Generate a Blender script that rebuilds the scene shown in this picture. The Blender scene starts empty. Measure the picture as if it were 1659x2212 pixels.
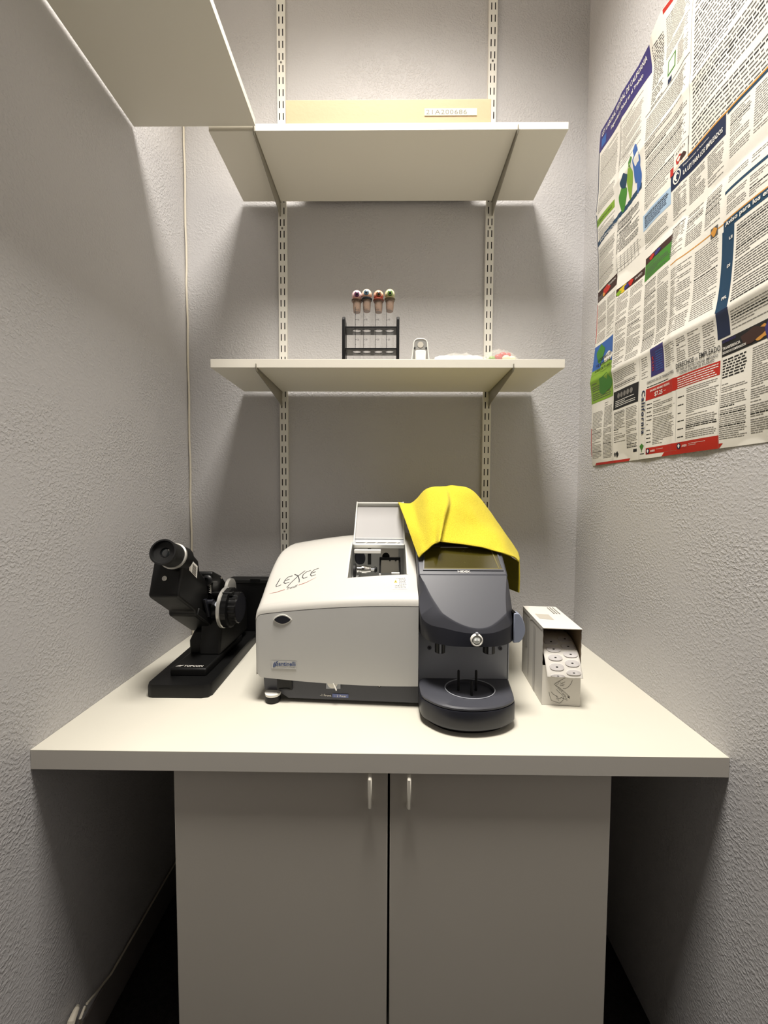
import bpy, bmesh, math, random
from mathutils import Vector, Matrix
random.seed(7)
C = bpy.context.scene.collection
PI = math.pi
CZ = 1.3293          # camera height
DT = 0.8193          # worktop height above floor

# ---------------------------------------------------------------- camera
cam = bpy.data.cameras.new('camera'); camo = bpy.data.objects.new('camera', cam); C.objects.link(camo)
F, YAW, PIT, ROL = 842.97, .0106, .0463, -.0043
fw = Vector((-math.sin(YAW)*math.cos(PIT), math.cos(YAW)*math.cos(PIT), -math.sin(PIT)))
rt0 = Vector((math.cos(YAW), math.sin(YAW), 0)); dn0 = fw.cross(rt0)
rt = math.cos(ROL)*rt0 + math.sin(ROL)*dn0; dn = -math.sin(ROL)*rt0 + math.cos(ROL)*dn0
M = Matrix.Identity(4)
for i in range(3):
    M[i][0] = rt[i]; M[i][1] = -dn[i]; M[i][2] = -fw[i]
M[2][3] = CZ
camo.matrix_world = M
cam.sensor_fit = 'HORIZONTAL'; cam.sensor_width = 36; cam.lens = F/1659*36
cam.clip_start = .01
bpy.context.scene.camera = camo

# ---------------------------------------------------------------- world, light, exposure
sc = bpy.context.scene
sc.view_settings.view_transform = 'Standard'; sc.view_settings.look = 'None'
sc.view_settings.gamma = 1; sc.view_settings.exposure = 0.0
w = bpy.data.worlds.new('room_beyond'); sc.world = w; w.use_nodes = True
w.node_tree.nodes['Background'].inputs[0].default_value = (1.0, .90, .78, 1)
w.node_tree.nodes['Background'].inputs[1].default_value = .04
LIGHT_XY = (.0, .50); LIGHT_W, LIGHT_D = .58, .58; CEIL = 3.36
ld = bpy.data.lights.new('ceiling_panel_light', 'AREA'); ld.shape = 'RECTANGLE'
ld.size = LIGHT_W; ld.size_y = LIGHT_D; ld.energy = 43; ld.spread = math.radians(118); ld.color = (1.0, .95, .88)
lo = bpy.data.objects.new('ceiling_panel_light', ld); C.objects.link(lo)
lo.location = (LIGHT_XY[0], LIGHT_XY[1], CEIL-.03)

# ---------------------------------------------------------------- materials
def lin(c):
    return tuple(((x/255)/12.92 if x/255 <= .04045 else ((x/255+.055)/1.055)**2.4) for x in c)
def mat(name, rgb, rough=.5, metal=0., bump=None, spec=.5, trans=0, alpha=1, coat=0, ior=1.45, sheen=0, var=None):
    m = bpy.data.materials.new(name); m.use_nodes = True
    nt = m.node_tree; b = nt.nodes['Principled BSDF']
    b.inputs['Base Color'].default_value = (*lin(rgb), 1)
    b.inputs['Roughness'].default_value = rough; b.inputs['Metallic'].default_value = metal
    b.inputs['Specular IOR Level'].default_value = spec
    b.inputs['Transmission Weight'].default_value = trans; b.inputs['Alpha'].default_value = alpha
    b.inputs['Coat Weight'].default_value = coat; b.inputs['IOR'].default_value = ior
    b.inputs['Sheen Weight'].default_value = sheen
    tc = nt.nodes.new('ShaderNodeTexCoord')
    if bump:
        prev = None
        for sc_, st, det in bump:
            n = nt.nodes.new('ShaderNodeTexNoise'); n.inputs['Scale'].default_value = sc_; n.inputs['Detail'].default_value = det
            nt.links.new(tc.outputs['Object'], n.inputs['Vector'])
            bp = nt.nodes.new('ShaderNodeBump'); bp.inputs['Distance'].default_value = st; bp.inputs['Strength'].default_value = 1
            nt.links.new(n.outputs['Fac'], bp.inputs['Height'])
            if prev: nt.links.new(prev.outputs[0], bp.inputs['Normal'])
            prev = bp
        nt.links.new(prev.outputs[0], b.inputs['Normal'])
    if var:
        n = nt.nodes.new('ShaderNodeTexNoise'); n.inputs['Scale'].default_value = var[0]; n.inputs['Detail'].default_value = 4
        nt.links.new(tc.outputs['Object'], n.inputs['Vector'])
        r = nt.nodes.new('ShaderNodeValToRGB')
        r.color_ramp.elements[0].position = .35; r.color_ramp.elements[1].position = .65
        r.color_ramp.elements[0].color = (*lin(rgb), 1); r.color_ramp.elements[1].color = (*lin(var[1]), 1)
        nt.links.new(n.outputs['Fac'], r.inputs[0]); nt.links.new(r.outputs[0], b.inputs['Base Color'])
    return m
def wall_mat(name, rgb, bump=.00105):
    m = mat(name, rgb, .5, spec=.35)
    nt = m.node_tree; b = nt.nodes['Principled BSDF']
    tc = nt.nodes['Texture Coordinate']
    n = nt.nodes.new('ShaderNodeTexNoise'); n.inputs['Scale'].default_value = 165; n.inputs['Detail'].default_value = 2.5
    n.inputs['Distortion'].default_value = .15
    r = nt.nodes.new('ShaderNodeMapRange'); r.interpolation_type = 'SMOOTHSTEP'
    r.inputs[1].default_value = .42; r.inputs[2].default_value = .66
    n2 = nt.nodes.new('ShaderNodeTexNoise'); n2.inputs['Scale'].default_value = 6; n2.inputs['Detail'].default_value = 2
    r2 = nt.nodes.new('ShaderNodeMapRange'); r2.inputs[1].default_value = .35; r2.inputs[2].default_value = .62
    r2.inputs[3].default_value = .35; r2.inputs[4].default_value = 1.0
    mu = nt.nodes.new('ShaderNodeMath'); mu.operation = 'MULTIPLY'
    bp = nt.nodes.new('ShaderNodeBump'); bp.inputs['Distance'].default_value = bump; bp.inputs['Strength'].default_value = .8
    nt.links.new(tc.outputs['Object'], n.inputs['Vector']); nt.links.new(tc.outputs['Object'], n2.inputs['Vector'])
    nt.links.new(n.outputs['Fac'], r.inputs[0]); nt.links.new(n2.outputs['Fac'], r2.inputs[0])
    nt.links.new(r.outputs[0], mu.inputs[0]); nt.links.new(r2.outputs[0], mu.inputs[1])
    nt.links.new(mu.outputs[0], bp.inputs['Height']); nt.links.new(bp.outputs[0], b.inputs['Normal'])
    return m

m_wall = wall_mat('painted_wall', (191, 189, 189))
m_ceil = mat('ceiling_tile', (225, 222, 214), .8, bump=[(60, .002, 2)])
m_floor = mat('dark_carpet', (38, 35, 33), .95, bump=[(220, .004, 2)], var=(60, (26, 24, 23)))
m_base = mat('baseboard_vinyl', (120, 114, 110), .5)
m_lam = mat('white_laminate', (212, 208, 194), .4, var=(3, (215, 211, 198)))
m_shelf = mat('white_shelf_melamine', (222, 217, 204), .45, var=(2, (224, 220, 208)))
m_edge = mat('laminate_edge', (212, 207, 198), .45)
m_cab = mat('cabinet_melamine', (205, 199, 188), .45, var=(2, (208, 202, 191)))
m_white = mat('white_enamel', (232, 229, 220), .4)
m_whpl = mat('white_plastic', (235, 232, 225), .4)
m_grey = mat('light_grey_plastic', (200, 197, 190), .42, bump=[(1500, .00003, 1)])
m_grey_shaded = mat('grey_plastic_shaded', (188, 187, 184), .45, bump=[(1500, .00003, 1)])  # same plastic as the top cover, its front shade put into a darker grey
m_dark = mat('slate_plastic', (68, 69, 76), .42, bump=[(1400, .00003, 1)])
m_darker = mat('charcoal_plastic', (31, 32, 39), .38)
m_black = mat('black_plastic', (11, 11, 12), .38, spec=.4)
m_blackm = mat('black_crinkle_paint', (13, 13, 13), .45, spec=.35, bump=[(1400, .00005, 2)])
m_blackp = mat('black_rubber', (14, 14, 14), .6)
m_mid = mat('mid_grey_panel', (158, 161, 168), .4)
m_lever = mat('blue_grey_lever', (139, 146, 164), .4)
m_steel = mat('brushed_steel', (170, 168, 164), .25, metal=1)
m_chrome = mat('chrome', (220, 218, 214), .12, metal=1)
m_brk = mat('grey_bracket_steel', (150, 145, 132), .45, metal=.3)
m_cham = mat('chamber_grey', (190, 190, 186), .35, metal=.0)
m_amber = mat('smoked_amber_window', (64, 58, 20), .06, spec=.8, coat=.6)
m_yel = mat('yellow_microfibre', (222, 204, 62), .98, bump=[(1100, .0010, 3), (420, .0009, 2)], sheen=.1, spec=.1, var=(420, (204, 186, 52)))
m_seam = mat('yellow_seam', (208, 188, 54), .9, bump=[(600, .001, 2)])
m_ink = mat('printed_ink', (84, 82, 79), .7)
m_inkb = mat('black_ink', (28, 28, 28), .6)
m_paper = mat('poster_paper', (222, 218, 208), .55)
m_navy = mat('ink_navy', (22, 36, 66), .5); m_teal = mat('ink_teal', (22, 58, 84), .5)
m_purple = mat('ink_purple', (52, 44, 104), .5); m_red = mat('ink_red', (176, 40, 28), .5)
m_orange = mat('ink_orange', (196, 138, 60), .5); m_green = mat('ink_green', (62, 122, 40), .5)
m_lgreen = mat('ink_light_green', (122, 158, 44), .5); m_blue = mat('ink_blue', (48, 92, 160), .5)
m_lblue = mat('ink_pale_blue', (160, 184, 206), .5); m_brown = mat('ink_brown', (58, 36, 30), .5)
m_grtext = mat('fine_print_grey', (118, 115, 110), .7)
m_whink = mat('white_ink', (228, 224, 216), .5)
m_yelink = mat('ink_yellow', (206, 176, 40), .5)
m_logo = mat('logo_dark', (58, 60, 62), .4); m_logor = mat('logo_rust', (176, 100, 80), .4)
m_blueink = mat('logo_blue', (36, 62, 116), .4)
m_card = mat('kraft_cardboard', (178, 152, 118), .7, bump=[(120, .0003, 3)])
m_carton = mat('white_carton', (222, 218, 210), .6)
m_kraftin = mat('carton_inside', (120, 102, 78), .8)
m_lblgrey = mat('grey_label', (186, 180, 168), .6)
m_cream = mat('cream_label', (236, 222, 172), .5)
m_pad = mat('pad_foam', (206, 202, 200), .7)
m_cork = mat('cork', (122, 88, 58), .85, bump=[(500, .0012, 3)], var=(300, (126, 92, 60)))
m_cord = mat('cream_cable', (216, 208, 190), .5)
m_lens = mat('lens_glass', (30, 34, 36), .03, spec=.9, coat=1)
m_lamp = mat('frosted_bulb', (228, 232, 228), .15, coat=1)
m_dial = mat('etched_dial', (196, 194, 188), .35, metal=.6)

def clear_mat(name, rgb, mix, rough=.08):
    m = bpy.data.materials.new(name); m.use_nodes = True; nt = m.node_tree
    b = nt.nodes['Principled BSDF']; b.inputs['Base Color'].default_value = (*lin(rgb), 1)
    b.inputs['Roughness'].default_value = rough; b.inputs['Coat Weight'].default_value = .5
    t = nt.nodes.new('ShaderNodeBsdfTransparent'); mx = nt.nodes.new('ShaderNodeMixShader')
    mx.inputs[0].default_value = mix
    nt.links.new(t.outputs[0], mx.inputs[1]); nt.links.new(b.outputs[0], mx.inputs[2])
    nt.links.new(mx.outputs[0], nt.nodes['Material Output'].inputs[0]); return m
m_acr = clear_mat('clear_acrylic', (214, 212, 212), .55, .05)
m_acre = clear_mat('acrylic_edge', (236, 236, 230), .85, .12)
m_tube = clear_mat('clear_tube_plastic', (236, 234, 232), .10, .05)
m_bag = clear_mat('clear_poly_bag', (226, 224, 216), .22, .12)

m_emit = bpy.data.materials.new('lit_diffuser'); m_emit.use_nodes = True
_b = m_emit.node_tree.nodes['Principled BSDF']; _b.inputs['Base Color'].default_value = (.9, .9, .88, 1)
_b.inputs['Emission Color'].default_value = (1, .9, .76, 1); _b.inputs['Emission Strength'].default_value = 1.0

# ---------------------------------------------------------------- mesh helpers
class MB:
    def __init__(s, dz=0.): s.v = []; s.f = []; s.mi = []; s.dz = dz
    def add(s, vs, fs, mi=0):
        o = len(s.v); s.v += [(p[0], p[1], p[2]+s.dz) for p in vs]
        for f in fs: s.f.append([i+o for i in f]); s.mi.append(mi)
    def quad(s, pts, mi=0): s.add(pts, [list(range(len(pts)))], mi)
    def box(s, x0, x1, y0, y1, z0, z1, mi=0):
        v = [(x, y, z) for x in (x0, x1) for y in (y0, y1) for z in (z0, z1)]
        s.add(v, [[0,1,3,2],[4,6,7,5],[0,4,5,1],[2,3,7,6],[0,2,6,4],[1,5,7,3]], mi)
    def obox(s, c, ax, ay, az, mi=0):      # oriented box from half-vectors
        c = Vector(c); ax = Vector(ax); ay = Vector(ay); az = Vector(az)
        v = [tuple(c+i*ax+j*ay+k*az) for i in (-1, 1) for j in (-1, 1) for k in (-1, 1)]
        s.add(v, [[0,1,3,2],[4,6,7,5],[0,4,5,1],[2,3,7,6],[0,2,6,4],[1,5,7,3]], mi)
    def prism(s, poly, c0, c1, axis='x', mi=0):
        n = len(poly)
        def P(a, b, c): return {'x': (c, a, b), 'y': (a, c, b), 'z': (a, b, c)}[axis]
        v = [P(a, b, c0) for a, b in poly]+[P(a, b, c1) for a, b in poly]
        s.add(v, [list(range(n))[::-1], list(range(n, 2*n))]+[[i, (i+1) % n, n+(i+1) % n, n+i] for i in range(n)], mi)
    def loft(s, loops, cap=(True, True), mi=0):
        n = len(loops[0]); v = [p for l in loops for p in l]; f = []
        for k in range(len(loops)-1):
            for i in range(n): f.append([k*n+i, k*n+(i+1) % n, (k+1)*n+(i+1) % n, (k+1)*n+i])
        if cap[0]: f.append(list(range(n))[::-1])
        if cap[1]: f.append(list(range((len(loops)-1)*n, len(loops)*n)))
        s.add(v, f, mi)
    def lathe(s, prof, c, ax=(0, 0, 1), seg=28, mi=0, squash=None, cap=(True, True)):
        ax = Vector(ax).normalized(); c = Vector(c)
        u = ax.orthogonal().normalized() if abs(ax.z) < .9 else Vector((1, 0, 0)); u = (u-ax*u.dot(ax)).normalized(); wv = ax.cross(u)
        L = []
        for r, t in prof:
            L.append([tuple(c+ax*t+(u*math.cos(2*PI*i/seg)+wv*math.sin(2*PI*i/seg))*max(r, 1e-5)) for i in range(seg)])
        s.loft(L, cap, mi)
    def cyl(s, c, ax, r, l, seg=24, mi=0, r2=None): s.lathe([(r, 0), (r if r2 is None else r2, l)], c, ax, seg, mi)
    def tube(s, pts, r, seg=8, mi=0):
        pts = [Vector(p) for p in pts]; L = []; n0 = None
        for i, p in enumerate(pts):
            t = (pts[min(i+1, len(pts)-1)]-pts[max(i-1, 0)]).normalized()
            if n0 is None: n0 = t.orthogonal().normalized()
            n0 = (n0-t*n0.dot(t)).normalized(); b = t.cross(n0)
            rr = r[i] if isinstance(r, (list, tuple)) else r
            L.append([tuple(p+(n0*math.cos(2*PI*k/seg)+b*math.sin(2*PI*k/seg))*rr) for k in range(seg)])
        s.loft(L, (True, True), mi)
    def grid(s, fn, us, vs, mi=0, skip=None):
        v = [fn(a, b) for b in vs for a in us]; n = len(us); f = []
        for j in range(len(vs)-1):
            for i in range(n-1):
                if skip and skip(us[i], us[i+1], vs[j], vs[j+1]): continue
                f.append([j*n+i, j*n+i+1, (j+1)*n+i+1, (j+1)*n+i])
        s.add(v, f, mi)
    def build(s, name, mats, root=None, bevel=None, seg=2, angle=35, solid=None, sub=0, local=False, recalc=True):
        me = bpy.data.meshes.new(name)
        o = Vector((0, 0, 0))
        if root is not None and not local:
            r = root
            while r is not None: o += r.location; r = r.parent
        me.from_pydata([tuple(Vector(p)-o) for p in s.v], [], s.f)
        if not isinstance(mats, (list, tuple)): mats = [mats]
        for m in mats: me.materials.append(m)
        me.polygons.foreach_set('material_index', s.mi)
        if recalc:
            bm = bmesh.new(); bm.from_mesh(me); bmesh.ops.recalc_face_normals(bm, faces=bm.faces); bm.to_mesh(me); bm.free()
        me.polygons.foreach_set('use_smooth', [True]*len(me.polygons))
        me.set_sharp_from_angle(angle=math.radians(angle))
        me.update()
        ob = bpy.data.objects.new(name, me); C.objects.link(ob)
        if root is not None: ob.parent = root
        if solid:
            md = ob.modifiers.new('solid', 'SOLIDIFY'); md.thickness = solid; md.offset = 0
        if bevel:
            md = ob.modifiers.new('bevel', 'BEVEL'); md.width = bevel; md.segments = seg; md.limit_method = 'ANGLE'; md.angle_limit = math.radians(40)
        if sub:
            md = ob.modifiers.new('sub', 'SUBSURF'); md.levels = sub; md.render_levels = sub
        return ob
def thing(name, label, cat, loc, rotz=0, group=None):
    o = bpy.data.objects.new(name, None); C.objects.link(o); o.empty_display_size = .05
    o.location = loc; o.rotation_euler = (0, 0, rotz); o['label'] = label; o['category'] = cat
    if group: o['group'] = group
    return o
def tag(o, label, cat, group=None):
    o['label'] = label; o['category'] = cat
    if group: o['group'] = group
    return o
def struct(o): o['kind'] = 'structure'; return o
_tc = {}
def text2d(body, size, bold=0., spacing=1., shear=0.):
    k = (body, size, bold, spacing, shear)
    if k in _tc: return _tc[k]
    cu = bpy.data.curves.new('lettering', 'FONT'); cu.body = body; cu.size = size; cu.resolution_u = 2
    cu.offset = bold; cu.space_character = spacing; cu.shear = shear
    ob = bpy.data.objects.new('lettering', cu); me = bpy.data.meshes.new_from_object(ob)
    vs = [(v.co.x, v.co.y) for v in me.vertices]; fs = [list(p.vertices) for p in me.polygons]
    bpy.data.objects.remove(ob); bpy.data.meshes.remove(me); bpy.data.curves.remove(cu)
    x0 = min(v[0] for v in vs); x1 = max(v[0] for v in vs); y0 = min(v[1] for v in vs)
    y1 = max(v[1] for v in vs)
    vs = [(a-x0, b-y0) for a, b in vs]; _tc[k] = (vs, fs, x1-x0, y1-y0); return _tc[k]
def put_text(mb, body, fn, w, h=None, mi=0, bold=0., spacing=1., shear=0.):   # text scaled to width w (and height h); fn maps 2-D to 3-D
    vs, fs, tw, th = text2d(body, 1.0, bold, spacing, shear)
    sx = w/tw; sy = sx if h is None else h/th
    mb.add([fn(a*sx, b*sy) for a, b in vs], fs, mi)
def ribbon(mb, pts, wd, fn, mi=0):
    P = [Vector(p) for p in pts]; L = []; R = []
    for i, p in enumerate(P):
        t = (P[min(i+1, len(P)-1)]-P[max(i-1, 0)]).normalized(); n = Vector((-t.y, t.x))
        ww = (wd[i] if isinstance(wd, (list, tuple)) else wd)/2
        L.append(fn(*(p+n*ww))); R.append(fn(*(p-n*ww)))
    n = len(P)
    mb.add(L+R, [[i, i+1, n+i+1, n+i] for i in range(n-1)], mi)

XL, XR, YB, YN = -.7078, .667, 1.386, -1.3
# ---------------------------------------------------------------- the room
def slab(name, m, *b):
    q = MB(); q.box(*b); return struct(q.build(name, m))
slab('floor', m_floor, XL-.1, XR+.1, YN, YB+.1, -.1, 0)
slab('ceiling', m_ceil, XL-.1, XR+.1, YN, YB+.1, CEIL, CEIL+.1)
slab('wall_left', m_wall, XL-.1, XL, YN, YB, 0, CEIL)
slab('wall_right', m_wall, XR, XR+.1, YN, YB, 0, CEIL)
slab('wall_back', m_wall, XL-.1, XR+.1, YB, YB+.1, 0, CEIL)
q = MB(); q.box(XL, XL+.006, YN, YB, 0, .10); struct(q.build('baseboard_left', m_base, bevel=.003))

# ceiling light fixture
t = thing('ceiling_light', 'square recessed ceiling light panel above the counter alcove', 'ceiling light', (LIGHT_XY[0], LIGHT_XY[1], CEIL))
q = MB(); hx, hy = LIGHT_W/2, LIGHT_D/2
for a in ((-hx-.03, hx+.03, -hy-.03, -hy), (-hx-.03, hx+.03, hy, hy+.03), (-hx-.03, -hx, -hy, hy), (hx, hx+.03, -hy, hy)):
    q.box(a[0]+LIGHT_XY[0], a[1]+LIGHT_XY[0], a[2]+LIGHT_XY[1], a[3]+LIGHT_XY[1], CEIL-.02, CEIL)
q.build('frame', m_white, t)
q = MB(); q.box(LIGHT_XY[0]-hx, LIGHT_XY[0]+hx, LIGHT_XY[1]-hy, LIGHT_XY[1]+hy, CEIL-.012, CEIL-.002); q.build('diffuser', m_emit, t)

# ---------------------------------------------------------------- base cabinet
t = thing('base_cabinet', 'off-white two-door cabinet standing under the middle of the worktop', 'cabinet', (.009, .78, 0))
q = MB(DT); CX0, CX1, CY = -.4345, .4525, .765
q.box(CX0+.002, CX0+.02, CY+.02, YB-.01, -.8193, -.0405); q.box(CX1-.02, CX1-.002, CY+.02, YB-.01, -.8193, -.0405)
q.box(CX0+.02, CX1-.02, YB-.03, YB-.01, -.8193, -.0405); q.box(CX0+.02, CX1-.02, CY+.03, YB-.03, -.74, -.72)
q.box(CX0+.02, CX1-.02, CY+.06, CY+.075, -.8193, -.74)
q.build('carcass', m_cab, t)
for (a, b, hxp, s) in ((CX0, .0018, -.0335, 1), (.0066, CX1, .0440, -1)):
    q = MB(DT); q.box(a, b, CY, CY+.018, -.79, -.0415); d = q.build('door', m_cab, t, bevel=.0012)
    h = MB(DT); zt, zb = -.047, -.116
    h.tube([(hxp, CY, zt), (hxp, CY-.014, zt), (hxp, CY-.020, zt-.006), (hxp, CY-.021, (zt+zb)/2), (hxp, CY-.020, zb+.006), (hxp, CY-.014, zb), (hxp, CY, zb)],
           .0042, 10); h.build('handle', m_shelf, d)

# worktop
q = MB(DT); q.box(XL+.0005, XR-.0005, .7435, YB-.0105, -.0395, 0)
q.quad([(XL+.0005, .7433, -.0392), (XR-.0005, .7433, -.0392), (XR-.0005, .7433, -.0012), (XL+.0005, .7433, -.0012)], 1)
tag(q.build('worktop', [m_lam, m_edge]), 'cream laminate worktop spanning the alcove from wall to wall', 'worktop')

# ---------------------------------------------------------------- wall standards, brackets, shelves
SX = {'l': -.3666, 'r': .3417}
def standard(cx, label):
    z0, z1 = .06, 2.25
    t = thing('slotted_standard', label, 'shelf standard', (cx, YB, DT+z0), 0, 'slotted shelf standards')
    q = MB(DT); hw = .0138; yf = YB-.012; pitch = .0385; sl = .0225; so, sw = .0062, .0017
    xs = [-hw, -so-sw, -so+sw, so-sw, so+sw, hw]
    zs = []; z = z0
    while z < z1: zs += [z, z+pitch-sl]; z += pitch
    zs.append(z)
    v = [(cx+x, yf, zz) for zz in zs for x in xs]; n = len(xs); f = []
    for j in range(len(zs)-1):
        for i in range(n-1):
            if j % 2 == 1 and i in (1, 3): continue
            f.append([j*n+i, j*n+i+1, (j+1)*n+i+1, (j+1)*n+i])
    q.add(v, f)
    for x in (-hw, hw):
        q.quad([(cx+x, yf, z0), (cx+x, YB, z0), (cx+x, YB, z), (cx+x, yf, z)])
    q.quad([(cx-hw, yf, z0), (cx+hw, yf, z0), (cx+hw, YB, z0), (cx-hw, YB, z0)])
    q.quad([(cx-hw, YB-.0006, z0), (cx+hw, YB-.0006, z0), (cx+hw, YB-.0006, z), (cx-hw, YB-.0006, z)], 1)  # black sheet behind the slots stands for shade inside the hollow channel
    q.build('channel', [m_white, m_blackp], t, recalc=False)
    for zz in (.383, 1.42, 1.95) if False else (.3827, 1.4135, 1.9365):
        s = MB(DT); k = round((zz-z0)/pitch); zc = z0+k*pitch+.008
        s.lathe([(.0036, 0), (.0036, .001), (.0028, .0018)], (cx, yf+.0002, zc), (0, -1, 0), 16, 0)
        s.lathe([(.0013, .0016), (.0013, .0020)], (cx, yf, zc), (0, -1, 0), 8, 1)
        s.build('screw', [m_steel, m_blackp], t)
    return t
standard(SX['l'], 'white double-slotted wall standard, left of the two on back wall')
standard(SX['r'], 'white double-slotted wall standard, right of the two on back wall')

def shelf(z0, z1, x0, x1, label):
    q = MB(DT); q.box(x0, x1, 1.1118, 1.370, z0, z1)
    return tag(q.build('shelf', m_shelf, bevel=.0006, seg=1), label, 'shelf', 'shelves on the back wall')
S1 = (1.5012, 1.5206); S2 = (.8636, .8869)
shelf(*S1, -.497, .485, 'upper white shelf on back wall, carrying the long cardboard box')
shelf(*S2, -.5026, .4912, 'lower white shelf on back wall, carrying the eyeball test tubes')
def bracket(bx, zu, label):
    q = MB(DT); yw = YB-.0115; yf = 1.1075; th = .0011
    prof = [(yw, zu), (yw, zu-.046), (yw-.006, zu-.050), (yw-.03, zu-.042), (yf+.03, zu-.013), (yf+.004, zu-.010), (yf, zu-.004), (yf, zu+.010), (yf+.003, zu+.010), (yf+.0035, zu-.0005)]
    q.prism(prof, bx-th, bx+th, 'x')
    q.box(bx-.0035, bx+.0035, yf+.006, yw, zu-.0016, zu-.0001)
    q.box(bx-.0016, bx+.0016, yw-.001, yw+.009, zu-.022, zu-.008); q.box(bx-.0016, bx+.0016, yw-.001, yw+.009, zu-.044, zu-.032)
    return tag(q.build('shelf_bracket', m_brk), label, 'shelf bracket', 'tapered shelf brackets')
for zz, nm in ((S1[0], 'upper'), (S2[0], 'lower')):
    bracket(SX['l']-.0062, zz, 'grey steel bracket under the left side of the %s back shelf' % nm)
    bracket(SX['r']+.0062, zz, 'grey steel bracket under the right side of the %s back shelf' % nm)
# shelf along the left wall
q = MB(DT); q.box(XL+.009, -.3663, -1.0, 1.1055, 1.508, 1.5274)
tag(q.build('shelf', m_shelf, bevel=.0006, seg=1), 'long white shelf running overhead along the left wall', 'shelf')
for yy in (-.55, .25):
    t = thing('slotted_standard', 'white slotted standard on the left wall carrying the overhead shelf', 'shelf standard', (XL, yy, DT+.9), 0, 'left wall standards')
    q = MB(DT); q.box(XL, XL+.0075, yy-.0138, yy+.0138, 1.3, 1.95); q.build('channel', m_white, t)
    q = MB(DT); q.prism([(XL+.008, 1.5078), (XL+.008, 1.458), (-.38, 1.495), (-.37, 1.503), (-.37, 1.5078)], yy-.001, yy+.001, 'y'); q.build('arm', m_brk, t)

# ---------------------------------------------------------------- cardboard box and label on the upper shelf
t = thing('cardboard_box', 'long flat tan cardboard box lying on the upper back shelf', 'box', (-.005, 1.24, DT+S1[1]))
q = MB(DT); q.box(-.2872, .2765, 1.1200, 1.3725, S1[1], S1[1]+.069); q.build('carton', m_card, t, bevel=.0015)
q = MB(DT); q.box(.0945, .2375, 1.1185, 1.1199, 1.5455, 1.5638, 0)
put_text(q, '21A200686', lambda a, b: (.0985+a, 1.1183, 1.5480+b), .112, .0128, 1, bold=.012, spacing=1.08)
q.build('number_label', [m_cream, m_grtext], t, recalc=False)

# ---------------------------------------------------------------- cable in the left corner
q = MB(DT)
pts = []
for i in range(40):
    zz = 1.90-(1.90+.70)*i/39.
    pts.append((XL+.0052+.0012*math.sin(i*1.7), YB-.0044+.0005*math.sin(i*2.3), zz))
pts += [(XL+.012, YB-.03, -.712), (XL+.0085, 1.30, -.713), (XL+.0085, 1.1, -.713), (XL+.0085, .93, -.713), (XL+.012, .875, -.69), (XL+.018, .84, -.668)]
pts = [(p[0], p[1], max(p[2], -.713)) for p in pts]
q.tube(pts, [.0034]*40+[.0028]*6, 8)
tag(q.build('corner_cable', m_cord), 'thin cream cable running down the left rear corner and along the baseboard', 'cable')
t = thing('cable_clip', 'small white cable clip low on the left wall near the floor', 'clip', (XL+.002, .80, DT-.66))
q = MB(DT); q.tube([(XL+.008, .79, -.72), (XL+.014, .785, -.68), (XL+.016, .80, -.652), (XL+.014, .815, -.648), (XL+.008, .825, -.655)], [.006, .008, .008, .006, .004], 10)
q.build('hook', m_cord, t)
q = MB(DT); q.tube([(XL+.010, .83, -.70), (XL+.018, .82, -.675), (XL+.018, .833, -.668), (XL+.010, .845, -.69)], .003, 8); q.build('tie', m_cord, t)

# ================================================================ lens edging machine
MR = thing('lens_edging_machine', 'light grey and slate lens edging machine in the middle of the worktop', 'lens edger', (-.02, 1.1, DT))
BX0, BX1 = -.318, .0725
def tt(x): return min(max((x-BX0)/(BX1-BX0), 0), 1)
def arch(x): return 1-(1-tt(x))**2
def yF(x): return .925-.022*tt(x)
def hF(x): return .2177+.0296*arch(x)
def hB(x): return .0655-.0155*arch(x)+.006*tt(x)**3 + (.012*max(0, 1-(x-BX0)/.010))
LP = [(.925, .2325), (.931, .2355), (.945, .2435), (.973, .2600), (1.01, .2850), (1.04, .3030), (1.07, .3180), (1.10, .3300), (1.13, .3385), (1.16, .3425), (1.22, .3450), (1.27, .3440), (1.30, .3380), (1.315, .3250)]
def lp(y):
    for (a, ha), (b, hb) in zip(LP, LP[1:]):
        if y <= b: return ha+(hb-ha)*(max(y, a)-a)/(b-a)
    return LP[-1][1]
def edge_drop(x):
    d = x-BX0
    return 0 if d > .016 else .016-math.sqrt(max(.016**2-(.016-d)**2, 0))
def top_h(x, y, grow=True):
    yr = .925+(y-yF(x))*(1.315-.925)/(1.315-yF(x))
    g = .029+.012*min(max((yr-1.0)/.2, 0), 1)
    return lp(yr)+g*arch(x)
OX0, OX1, OY0, OY1 = -.102, .048, .982, 1.222
xs = [BX0, BX0+.001, BX0+.003, BX0+.006, BX0+.010, BX0+.016, -.29, -.27, -.25, -.23, -.21, -.19, -.17, -.15, -.13, OX0, -.08, -.06, -.04, -.02, 0, .02, OX1, .06, BX1]
ys = [.935, .945, .957, .970, OY0, 1.0, 1.02, 1.04, 1.055, 1.07, 1.085, 1.10, 1.115, 1.13, 1.145, 1.16, 1.19, OY1, 1.245, 1.27, 1.30, 1.315]
def Pt(x, y):
    return (x, y, top_h(x, y)-edge_drop(x))
q = MB(DT)
q.grid(Pt, xs, ys, 0, skip=lambda a, b, c, d: a >= OX0-1e-6 and b <= OX1+1e-6 and c >= OY0-1e-6 and d <= OY1+1e-6)
n = len(xs)
rows = []
for k in (0., .12, .35, .65, 1.):       # rounded front bevel
    rows.append([(x, yF(x)+(.935-yF(x))*(k**1.6), hF(x)+(top_h(x, .935)-edge_drop(x)-hF(x)+edge_drop(x)*(1-k))*(k**.62)-edge_drop(x)*(1-k)) for x in xs])
v = [p for r_ in rows for p in r_]
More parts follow.
